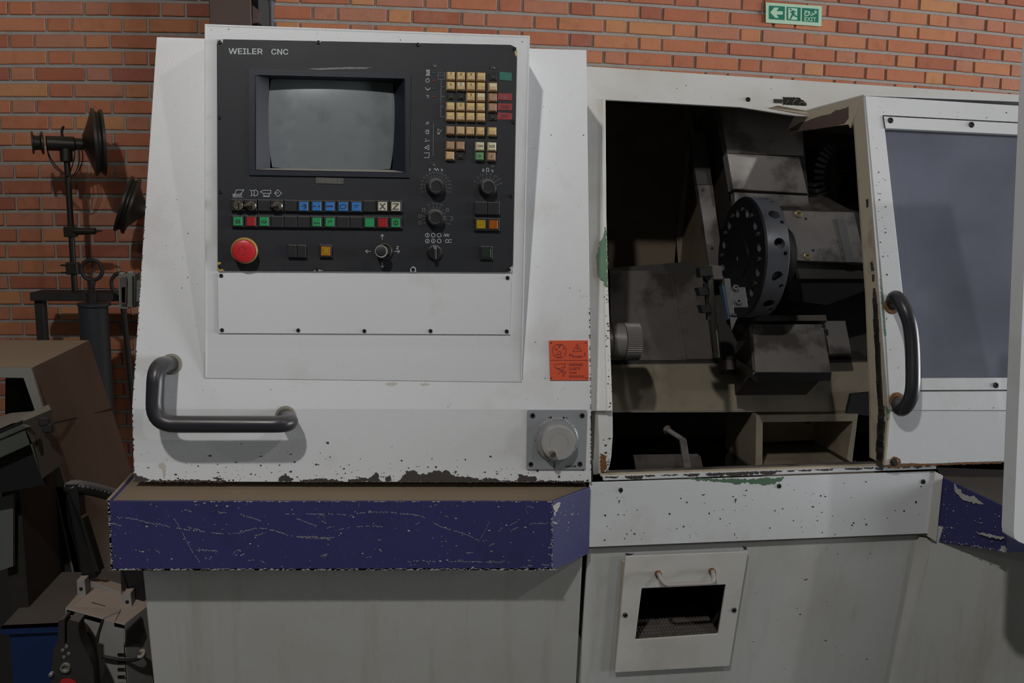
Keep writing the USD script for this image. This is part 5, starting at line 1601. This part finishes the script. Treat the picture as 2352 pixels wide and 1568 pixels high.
bxf.add('foot', box((q[0][0], yb, .621), (q[1][0], yb+.2, min(q[0][2], q[1][2])-.012)), 'chamber_dark', smooth=False)
for x in (1766, 1900):
    a = at_y(x, 968, yb)
    bxf.add('hanging_bolt', lathe(a+[0, .1, 0], (0, 0, -1), [(.012, 0), (.012, .01), (.008, .012), (.008, .03)], 16), 'void_black')
bxf.done()
lv = Thing('deflector_lever', 'flat steel lever with bolt standing on a small deflector plate in the chip pan', 'lever')
yv = 1.72
q = [at_y(x, y, yv) for x, y in ((1455, 1045), (1603, 1043), (1609, 1048), (1618, 1092), (1464, 1096))]
lv.add('deflector_plate', hexa(q, push(q, [0, .004, 0])), 'oily_steel', smooth=20)
q = [at_y(x, y, yv-.02) for x, y in ((1561, 1006), (1574, 1006), (1577, 1010), (1590, 1092), (1574, 1093))]
lv.add('lever_bar', hexa(q, push(q, [0, .007, 0])), 'oily_steel_light', smooth=20)
a = at_y(1566, 1008, yv-.016)
lv.add('pivot_bolt', tube([a, a+[-.022, .03, .012]], .006, 12), 'oily_steel_light', sub=[('bolt_head', lathe(a+[-.022, .03, .012], (-.55, .7, .3), [(.010, 0), (.010, .007), (.008, .009)], 6), 'oily_steel')])
lv.add('stand', hexa([at_y(1480, 1080, yv)+[0, .004, 0], at_y(1600, 1078, yv)+[0, .004, 0], at_y(1600, 1078, yv)*[1, 1, 0]+[0, .004, .6215], at_y(1480, 1080, yv)*[1, 1, 0]+[0, .004, .6215]], [at_y(1480, 1080, yv)+[0, .02, 0], at_y(1600, 1078, yv)+[0, .02, 0], at_y(1600, 1078, yv)*[1, 1, 0]+[0, .02, .6215], at_y(1480, 1080, yv)*[1, 1, 0]+[0, .02, .6215]]), 'chamber_dark', smooth=20)
lv.done()

# ------------------------------------------------------------------ white housing at the right edge, nearer the camera
P_fg = Pl((0, 1.20, -.2), 4)
fg = Thing('side_housing', 'smooth white sheet-metal housing edge standing nearer at the far right', 'housing')
oq = [(2368, 60), (2356, 220), (2339, 600), (2314, 1222), (2316, 1236), (2326, 1244), (2372, 1262), (2700, 1330), (2700, 60)]
q0 = [P_fg.at(x+14, y, .0) for x, y in oq]
fg.add('shell', hexa(q0, push(q0, [0.0, .028, 0])), 'white_cover', smooth=25)
b0 = [P_fg.at(2690, 1200), P_fg.at(2700, 1200)]
fg.add('support_post', box((b0[0][0], 1.19, 0), (b0[1][0]+.03, 1.25, 1.5)), 'white_cover', smooth=False)
fg.done()

# ------------------------------------------------------------------ things behind the cabinet at the left
ps = Thing('pulley_post', 'old iron post with a crosspiece carrying a large and a small pulley', 'post')
yp = 3.72
a, b = at_y(153.5, 366, yp), at_y(172, 668, yp)
ps.add('pole', tube([a+[0, 0, .02], b], .012, 16), 'dark_iron', smooth=True)
tcen = at_y(153, 330, yp)
pxm = np.linalg.norm(at_y(154, 330, yp)-tcen)
ps.add('tee_stem', lathe(at_y(153, 372, yp), (0, 0, 1), [(.021, 0), (.024, .005), (.024, .085)], 24), 'dark_iron')
ex_ = np.array([.93, .37, .02])
ps.add('tee_sleeve', lathe(tcen+ex_*(-44*pxm), ex_, [(.026, 0), (.030, .004), (.030, 60*pxm), (.027, 62*pxm), (.024, 63*pxm), (.024, 88*pxm)], 28), 'dark_iron')
ps.add('small_pulley', lathe(tcen+ex_*(-74*pxm), ex_, [(.040, 0), (.046, .002), (.046, .006), (.030, .010), (.028, .030), (.046, .036), (.046, .042), (.030, .044)], 32), 'dark_iron', label='small grooved pulley')
pw = at_y(190, 326, yp)
Rw = .138
ps.add('large_pulley', lathe(pw, ex_, [(.03, 0), (.045, .008), (Rw-.02, .034), (Rw, .038), (Rw, .048), (Rw-.014, .056), (Rw-.014, .062), (Rw-.003, .070), (Rw-.003, .080), (Rw-.02, .082), (.03, .070)], 56), 'dark_iron', label='large belt pulley seen edge on')
ps.add('oil_cup', tube(spline([tcen+[-8*pxm, 0, .028], tcen+[-9*pxm, 0, .05], tcen+[-4*pxm, 0, .07]], 10), .005, 8), 'dark_iron')
for q in ([(108, 336), (113, 362), (126, 384), (146, 400), (158, 404)], [(108, 336), (118, 366), (136, 388), (156, 402)], [(185, 336), (190, 362), (184, 386), (172, 402), (158, 404)], [(181, 338), (182, 362), (178, 386), (166, 404), (158, 404)], [(170, 340), (171, 360), (166, 380), (160, 404)]):
    ps.add('wire', tube(spline([at_y(x, y, yp-.02) for x, y in q], 18), .0022, 6), 'hose_black')
cl = at_y(162, 532, yp)
ps.add('clamp', rbox(cl+[-.022, -.02, -.022], cl+[.024, .02, .022], .004), 'dark_iron')
ps.add('clamp_arm', lathe(at_y(170, 531, yp-.01), (1, 0, 0.03), [(.014, 0), (.016, .01), (.014, .085), (.006, .09), (.003, .11)], 18), 'dark_iron')
cl = at_y(168, 616, yp)
ps.add('clamp', rbox(cl+[-.024, -.02, -.026], cl+[.024, .02, .026], .004), 'dark_iron')
ps.add('clamp_screw', tube([cl+[-.02, -.01, .012], cl+[-.045, -.01, .014]], .004, 8), 'dark_iron')
ps.add('clamp_screw', tube([cl+[-.02, -.01, -.018], cl+[-.045, -.01, -.018]], .004, 8), 'dark_iron')
ps.done()

sn = Thing('steel_stand', 'dark low steel stand against the bricks under the pulley post', 'stand')
a, b = at_y(75, 670, yp), at_y(275, 690, yp)
sn.add('beam', rbox((a[0], yp-.03, b[2]), (b[0]+.25, yp+.10, a[2]), .003), 'dark_iron_soft')
for x in (a[0]+.02, b[0]+.2):
    sn.add('leg', rbox((x-.018, yp, 0), (x+.018, yp+.04, b[2]), .003), 'dark_iron_soft')
sn.done()

rp = Thing('ring_post', 'grey cylinder with a round iron ring on its neck beside the pulley post', 'post')
yr = 3.45
ct, cbm = at_y(214, 702, yr), at_y(222, 1000, yr)
pm = np.linalg.norm(at_y(215, 702, yr)-ct)
rp.add('cylinder', lathe(np.array([ct[0], yr, 0]), (0, 0, 1), [(33*pm, 0), (33*pm, ct[2]-.005), (31*pm, ct[2])], 40), 'grey_iron')
rp.add('flange', lathe(np.array([ct[0]+.004, yr, ct[2]]), (0, 0, 1), [(37*pm, 0), (37*pm, .012), (14*pm, .014)], 36), 'grey_iron')
nk = at_y(210, 672, yr)
rp.add('neck', lathe(np.array([nk[0], yr, ct[2]+.012]), (0, 0, 1), [(12*pm, 0), (12*pm, nk[2]-ct[2]-.012), (6*pm, nk[2]-ct[2]-.01), (6*pm, nk[2]-ct[2]+.03)], 24), 'dark_iron_soft')
rc = at_y(211, 620, yr)
rp.add('ring', tube([rc+np.array([24*pm*math.cos(t), 0, 24*pm*math.sin(t)]) for t in np.linspace(0, 2*math.pi, 36, endpoint=False)], 4.6*pm, 12, True), 'dark_iron_soft', smooth=True)
rp.add('ring_stem', tube([rc+[0, 0, -26*pm], nk+[0, 0, .005]], [8*pm, 5.5*pm], 14), 'dark_iron_soft', smooth=True)
rp.done()
rp2 = Thing('ring_post', 'iron ring on a stem half hidden behind the cabinet corner', 'post')
rc = at_y(279, 652, yr+.1)
rp2.add('ring', tube([rc+np.array([24*pm*math.cos(t), 0, 27*pm*math.sin(t)]) for t in np.linspace(0, 2*math.pi, 36, endpoint=False)], 4.6*pm, 12, True), 'dark_iron_soft', smooth=True)
rp2.add('ring_stem', tube([rc+[0, 0, -28*pm], np.array([rc[0]+.05, yr+.1, 0])], [7*pm, 7*pm], 14), 'dark_iron_soft', smooth=True)
rp2.done()

p2 = Thing('belt_pulley', 'tilted belt pulley on an arm half hidden behind the cabinet', 'pulley')
c2 = at_y(291, 470, yp)
n2 = np.array([.93, .24, -.34])
n2 /= np.linalg.norm(n2)
Rw2 = .122
p2.add('pulley_wheel', lathe(c2-n2*.02, n2, [(Rw2-.02, 0), (Rw2, .003), (Rw2, .012), (Rw2-.012, .020), (Rw2-.012, .026), (Rw2, .034), (Rw2, .044), (Rw2-.03, .048), (.05, .075), (.035, .095)], 56), 'dark_iron')
p2.add('arm', tube([c2+n2*.06, c2+n2*.22, np.array([c2[0]+.28, yp, c2[2]-.2]), np.array([c2[0]+.28, yp, 0])], .022, 14), 'dark_iron', smooth=True)
p2.done()

# hinge block on the cabinet's left side
hb_ = Thing('hinge_block', 'worn metal hinge block on the left flank of the control cabinet', 'hinge')
yh = 1.66
def hx(pts, d, m, n, **k):
    q = [at_y(x, y, yh) for x, y in pts]
    hb_.add(n, hexa(q, push(q, [0, d, 0])), m, smooth=20, **k)
hx([(271, 634), (276, 631), (310, 629), (309, 706), (274, 703)], .03, 'bracket_steel', 'body')
yh = 1.655
hx([(275, 640), (280, 636), (289, 636), (291, 642), (290, 700), (278, 699)], .01, 'oily_steel', 'recess')
hx([(279, 660), (288, 659), (287, 696), (280, 694)], .004, 'bracket_steel', 'pin_sleeve')
hx([(303, 634), (306, 634), (306, 704), (303, 704)], .004, 'dark_iron_soft', 'gap')
for x, y in ((281, 628.5), (301, 626.5)):
    a = at_y(x, y+2.5, 1.67)
    hb_.add('bolt_head', lathe(a, (0, 0, 1), [(.0068, 0), (.0068, .003), (.004, .005)], 16), 'bracket_steel')
hx([(272, 705), (293, 706), (293, 709), (272, 708)], .02, 'bracket_steel', 'base_lip')
hb_.add('mount_arm', box((at_y(305, 665, 1.67)[0], 1.668, at_y(305, 668, 1.67)[2]-.02), (-.468, 1.684, at_y(305, 668, 1.67)[2]+.02)), 'bracket_steel', smooth=False)
hb_.done()

# beige machine housing
mh = Thing('machine_housing', 'dusty beige sloping machine housing at the far left behind the control cabinet', 'machine housing')
yf, yk = 2.30, 2.82
TL, TR = at_y(-120, 843, yf), at_y(72, 845, yf)
BTL, BTR = at_y(-120, 781, yk), at_y(205, 781, yk)
bR, bL = at_y(300, 1075, yk), at_y(150, 1118, yf)
zlow = at_y(240, 1312, yf)
rside = [TR, BTR, bR, np.array([bR[0]+.03, yk, 0]), np.array([zlow[0]-.02, yf, 0]), bL]
mh.add('side_panel', hexa(rside, push(rside, [-.006, 0, 0])), 'housing_beige', smooth=20)
tq = [TL, TR, BTR, BTL]
mh.add('top_panel', hexa(tq, push(tq, [0, 0, -.006])), 'housing_beige', label='top covered in tan dust', smooth=20)
fo_ = [at_y(*q, yf) for q in ((-120, 843), (72, 845), (110, 975), (150, 1118), (-120, 1118))]
win_ = [(-90, 866), (54, 868), (82, 948), (100, 1010), (-90, 1010)]
P_mh = Pl((0, yf, -.5), 0)
mh.add('front_frame', slab(P_mh, [(-120, 843), (72, 845), (110, 975), (150, 1118), (-120, 1118)], -.01, .001, [win_]), 'housing_pale', smooth=20)
q = [at_y(x, y, yf)+[0, .25, 0] for x, y in win_]
mh.add('dark_interior', hexa(q, push(q, [0, .01, 0])), 'void_black', smooth=20)
q = [at_y(150, 1001, yf+.02), at_y(242, 934, yk-.16)]
mh.add('panel_seam', tube([bL*.47+TR*.53+[.0005, 0, 0], (bR*.53+BTR*.47)+[.0005, 0, 0]], .0022, 6), 'dark_iron_soft')
lq_ = [at_y(-120, 1116, yf+.004), at_y(149, 1116, yf+.004), at_y(206, 1312, yf+.004)]
lq_ += [lq_[2]*[1, 1, 0], lq_[0]*[1, 1, 0]]
mh.add('lower_front', hexa(lq_, push(lq_, [-.0, .01, 0])), 'plinth_dark', smooth=False)
mh.done()

# grey-green unit with sloping lid in front of the housing
gu = Thing('coolant_unit', 'grey green box with dusty sloping lid and dark opening at the left edge', 'machine unit')
yg = 1.95
def g3(x, y, d=0.):
    return at_y(x, y, yg+d)
lid = [g3(-60, 1010), g3(0, 985), g3(28, 972), g3(52, 968), g3(118, 940, .12), g3(25, 948, .25), g3(-60, 972, .28)]
gu.add('lid', hexa(lid, push(lid, [0, 0, -.012])), 'green_grey', smooth=20, label='dusty sloping lid')
bd = [g3(-60, 1012), g3(28, 978), g3(118, 942, .12), g3(147, 1064, .12), g3(94, 1102, .02), g3(-60, 1165)]
hol_ = [g3(-60, 1078), g3(74, 1018), g3(96, 1122), g3(-60, 1150)]
gu.add('front_plate', hexa([g3(-60, 1012), g3(0, 990), g3(52, 970), g3(74, 1018), g3(-60, 1078)], push([g3(-60, 1012), g3(0, 990), g3(52, 970), g3(74, 1018), g3(-60, 1078)], [0, .02, 0])), 'green_grey', smooth=20)
gu.add('cheek', hexa([g3(52, 970), g3(118, 941, .12), g3(147, 1064, .12), g3(96, 1100, .0), g3(74, 1018)], push([g3(52, 970), g3(118, 941, .12), g3(147, 1064, .12), g3(96, 1100, .0), g3(74, 1018)], [-.03, .06, 0])), 'green_grey', smooth=20)
gu.add('opening', hexa(push(hol_, [0, .03, 0]), push(hol_, [0, .045, 0])), 'void_black', smooth=20)
gu.add('slot_lip', hexa([g3(-60, 1022, -.005), g3(50, 974, -.005), g3(64, 981, -.005), g3(-60, 1034, -.005)], push([g3(-60, 1022, -.005), g3(50, 974, -.005), g3(64, 981, -.005), g3(-60, 1034, -.005)], [0, .02, -.004])), 'green_grey', smooth=20)
gu.add('slot', hexa([g3(-60, 1012, -.004), g3(48, 967, -.004), g3(50, 973, -.004), g3(-60, 1021, -.004)], push([g3(-60, 1012, -.004), g3(48, 967, -.004), g3(50, 973, -.004), g3(-60, 1021, -.004)], [0, .01, 0])), 'void_black', smooth=20)
for x, y in ((104, 968), (112, 982)):
    gu.add('latch', rbox(at_y(x, y, yg+.04)+[-.012, -.01, -.01], at_y(x, y, yg+.04)+[.012, .0, .012], .003), 'dark_iron_soft')
z0 = g3(96, 1115)[2]
gu.add('tank', box((g3(-60, 1100)[0], yg+.12, .45), (at_y(92, 1120, 2.18)[0], 2.27, z0-.005)), 'plinth_dark', smooth=False)
gu.add('front_skirt', hexa([g3(-60, 1165, .09), g3(30, 1135, .09), g3(30, 1300, .09), g3(-60, 1330, .09)], push([g3(-60, 1165, .09), g3(30, 1135, .09), g3(30, 1300, .09), g3(-60, 1330, .09)], [0, .01, 0])), 'stone_pale', smooth=20)
gu.done()

# blue box with a dusty grey top
bb = Thing('blue_box', 'blue steel box with dusty grey top on the floor at lower left', 'box')
yx = 1.97
z_t = at_y(2, 1441, yx)[2]
A, B = at_y(2, 1441, yx), at_y(300, 1441, yx)
C, Dd = at_z(380, 1313, z_t-CAM[2]+0), at_z(120, 1313, z_t-CAM[2]+0)
B[2] = A[2]
bb.add('top', hexa([A, B, C, Dd], push([A, B, C, Dd], [0, 0, -.004])), 'box_top', smooth=20)
bb.add('rim', hexa([A, B, B+[0, 0, -.018], A+[0, 0, -.018]], push([A, B, B+[0, 0, -.018], A+[0, 0, -.018]], [0, .012, 0])), 'box_blue', smooth=20)
lo4 = [A+[.012, .012, -.018], B+[0, .012, -.018], C+[0, 0, -.018], Dd+[.02, 0, -.018]]
bb.add('body', hexa(lo4, [p*[1, 1, 0] for p in lo4]), 'box_blue', smooth=20)
bb.done()

# pressure washer standing in front of the box
pw_ = Thing('pressure_washer', 'dusty grey pressure washer with black pull handle beside the blue box', 'pressure washer')
yw = 1.72


def w3(x, y, d=0.):
    return at_y(x, y, yw+d)


topq = [w3(150, 1396), w3(236, 1420), w3(276, 1402, .04), w3(283, 1380, .10), w3(217, 1357, .10), w3(176, 1366, .06)]
pw_.add('top_cover', hexa(topq, push(topq, [0, .0, -.012])), 'washer_body', label='dust-covered top cover', smooth=20)
sh = [w3(262, 1428), w3(286, 1433), w3(338, 1392, .08), w3(330, 1384, .10), w3(284, 1380, .10), w3(276, 1402, .04)]
pw_.add('shoulder', hexa(sh, push(sh, [0, 0, -.01])), 'washer_body', smooth=20)
bf = [w3(154, 1400), w3(236, 1422), w3(262, 1430), w3(286, 1436), w3(284, 1470), w3(288, 1500), w3(300, 1700), w3(150, 1700)]
pw_.add('front_shell', hexa(bf, push(bf, [.03, .14, 0])), 'washer_body', smooth=20)
bs = [w3(286, 1434), w3(338, 1394, .08), w3(345, 1440, .08), w3(360, 1700, .08), w3(300, 1700), w3(284, 1480)]
pw_.add('side_shell', hexa(bs, push(bs, [-.02, .06, 0])), 'washer_body', smooth=20)
rbq = [w3(220, 1462, -.004), w3(232, 1424, -.004), w3(237, 1424, -.004), w3(228, 1452, -.004), w3(224, 1476, -.004)]
pw_.add('shell_rib', hexa(rbq, push(rbq, [0, .02, 0])), 'dark_iron_soft', smooth=20)
pw_.add('red_line', tube([w3(211, 1385.5, .045)+[0, 0, .002], w3(242, 1394, .045)+[0, 0, .002]], .0016, 6), 'cap_brown')
pw_.add('brand_dot', lathe(w3(186, 1444, -.001), (0, -1, 0), [(.0085, 0), (.0085, .002)], 20), 'cap_brown')
for i in range(6):
    y = 1497+i*17
    q = [w3(270, y+4, -.003), w3(286, y+4, -.003), w3(306, y-10, .03), w3(308, y-6, .03), w3(288, y+9, -.003), w3(270, y+9, -.003)]
    pw_.add('vent_slot', hexa(q, push(q, [0, .006, 0])), 'void_black', smooth=20)
sq = [w3(289, 1446, .002), w3(322, 1414, .055), w3(328, 1450, .055), w3(318, 1474, .04), w3(284, 1484, .002)]
pw_.add('side_recess', hexa(push(sq, [.004, -.004, 0]), push(sq, [-.02, .02, 0])), 'dark_iron_soft', smooth=20)
# frame: two posts, crossbar, sockets, grip
lp_ = [w3(150, 1112, .07), w3(178, 1112, .07), w3(186, 1190, .07), w3(222, 1326, .10), w3(192, 1336, .10), w3(170, 1250, .08), w3(156, 1200, .07)]
pw_.add('frame_post', hexa(lp_, push(lp_, [.0, .03, 0])), 'washer_black', smooth=20)
fpq = [w3(184, 1186, .068), w3(190, 1190, .068), w3(228, 1312, .085), w3(216, 1312, .085)]
pw_.add('post_face', hexa(fpq, push(fpq, [.004, .02, 0])), 'dark_iron', smooth=20)
rq = [w3(274, 1298, .10), w3(329, 1298, .10), w3(333, 1392, .10), w3(340, 1400, .10), w3(358, 1568, .12), w3(372, 1700, .12), w3(350, 1700, .12), w3(306, 1406, .10), w3(282, 1350, .10)]
rq = [w3(276, 1290, .10), w3(328, 1290, .10), w3(332, 1388, .10), w3(308, 1404, .10), w3(300, 1362, .10), w3(279, 1356, .10)]
pw_.add('frame_post', hexa(rq, push(rq, [0, .03, 0])), 'washer_black', smooth=20)
lq = [w3(336, 1400, .10), w3(346, 1400, .10), w3(376, 1700, .12), w3(356, 1700, .12)]
pw_.add('rear_post', hexa(lq, push(lq, [0, .03, 0])), 'box_blue', smooth=20)
cb_q = [w3(204, 1334, .10), w3(220, 1327, .13), w3(279, 1344, .13), w3(279, 1361, .10)]
pw_.add('crossbar', hexa(cb_q, push(cb_q, [0, .0, -.014])), 'washer_body', smooth=20)
for x, y in ((186, 1348), (292, 1378)):
    q = [w3(x-10, y-15, .07), w3(x+8, y-16, .07), w3(x+12, y+20, .07), w3(x-8, y+24, .07)]
    pw_.add('post_socket', hexa(q, push(q, [0, .025, 0])), 'washer_body', smooth=20, sub=[('socket_screw', lathe(w3(x, y+4, .07), (0, -1, 0), [(.004, 0), (.003, .002)], 12), 'screw_dark')])
gq_ = [w3(155, 1110, .07), w3(180, 1106, .07), w3(215, 1112, .09), w3(250, 1122, .11), w3(300, 1140, .13), w3(330, 1150, .13)]
gp_ = [w3(158, 1122, .085), w3(176, 1118, .085), w3(215, 1124, .10), w3(250, 1133, .115), w3(300, 1150, .13), w3(318, 1230, .12), w3(312, 1300, .115)]
pw_.add('grip', tube(spline(gp_[:5], 24), .0145, 16), 'washer_black', smooth=True, label='ribbed pull grip')
pw_.add('frame_bend', tube(spline(gp_[4:], 20), .0135, 12), 'washer_black', smooth=True)
gs_ = spline(gp_[:5], 60)
for i in range(10, 44, 4):
    pw_.add('grip_rib', tube([gs_[i]+[-.004, -.0135, .002], gs_[i]+[.003, -.0125, .008]], .0022, 6), 'washer_body', smooth=True)
pw_.add('strap_cord', tube(spline([w3(236, 1508, -.01), w3(262, 1512, -.012), w3(300, 1516, .0), w3(322, 1510, .02), w3(332, 1502, .04)], 20), .0038, 8), 'dark_iron_soft', smooth=True)
pw_.add('cord_hook', tube(spline([w3(316, 1508, .015), w3(328, 1504, .02), w3(330, 1494, .03), w3(322, 1497, .03)], 12), .0042, 8), 'washer_body', smooth=True)
hk = [w3(170, 1500, -.05)+np.array([.062*math.cos(t)*.95, .0, .11*math.sin(t)]) for t in np.linspace(-1.5, 1.7, 30)]
hk = [w3(178, 1530, -.04)+np.array([.040*math.cos(t), .0, .075*math.sin(t)]) for t in np.linspace(-1.6, 1.9, 30)]
for o_ in range(4):
    pw_.add('hose_coil', tube([p+np.array([-.004*o_, -.012+.011*o_, .005*o_]) for p in hk], .0062, 10), 'hose_black', smooth=True)
wz = [w3(90, 1700, .1), w3(130, 1700, .1)]
pw_.add('wheel', lathe(np.array([w3(345, 1600, .1)[0]+.01, yw+.16, .11]), (1, 0, 0), [(.10, 0), (.11, .006), (.11, .03), (.10, .036)], 36), 'washer_black')
pw_.add('base', hexa([w3(150, 1690), w3(300, 1690), np.array([w3(300, 1690)[0], yw, 0.]), np.array([w3(150, 1690)[0], yw, 0.])], push([w3(150, 1690), w3(300, 1690), np.array([w3(300, 1690)[0], yw, 0.]), np.array([w3(150, 1690)[0], yw, 0.])], [.02, .16, 0])), 'washer_body', smooth=20)
pw_.done()
gn = Thing('hose_holder', 'dark forked plastic holder clipped in front of the pressure washer', 'holder')
yq = 1.60


def n3(x, y, d=0.):
    return at_y(x, y, yq+d)


q = [n3(134, 1424), n3(146, 1420), n3(150, 1424), n3(150, 1478), n3(153, 1478), n3(154, 1428), n3(160, 1422), n3(182, 1428), n3(180, 1440), n3(184, 1470), n3(200, 1502), n3(214, 1530), n3(222, 1590), n3(112, 1590), n3(118, 1530), n3(122, 1490), n3(132, 1470)]
P_n = Pl((0, yq, 0), 0)
gn.add('body', slab(P_n, [(134, 1426), (147, 1420), (149, 1424), (149, 1480), (153, 1480), (154, 1428), (160, 1422), (182, 1428), (180, 1442), (186, 1472), (202, 1504), (214, 1532), (222, 1640), (112, 1640), (118, 1530), (122, 1492), (132, 1470)], -.03, 0), 'washer_gun', smooth=20)
gn.add('pivot', disc(P_n, 151, 1532, [(.0095, 0), (.0095, .006), (.006, .006), (.0055, .001)], 24), 'bracket_steel')
gn.add('pivot', disc(P_n, 115, 1551, [(.004, 0), (.004, .008), (.003, .009)], 16), 'bracket_steel')
gn.add('red_badge', slab(P_n, [(136, 1568), (142, 1560), (160, 1559), (174, 1567), (172, 1600), (138, 1600)], .0002, .003), 'estop_red')
for x, y in ((152, 1486), (143, 1494), (157, 1502), (146, 1510)):
    gn.add('rivet', disc(P_n, x, y, [(.0035, 0), (.003, .002)], 12), 'bracket_steel')
gn.add('foot', hexa([n3(112, 1640), n3(222, 1640), n3(222, 1640)*[1, 1, 0], n3(112, 1640)*[1, 1, 0]], push([n3(112, 1640), n3(222, 1640), n3(222, 1640)*[1, 1, 0], n3(112, 1640)*[1, 1, 0]], [0, .03, 0])), 'washer_gun', smooth=20)
gn.done()
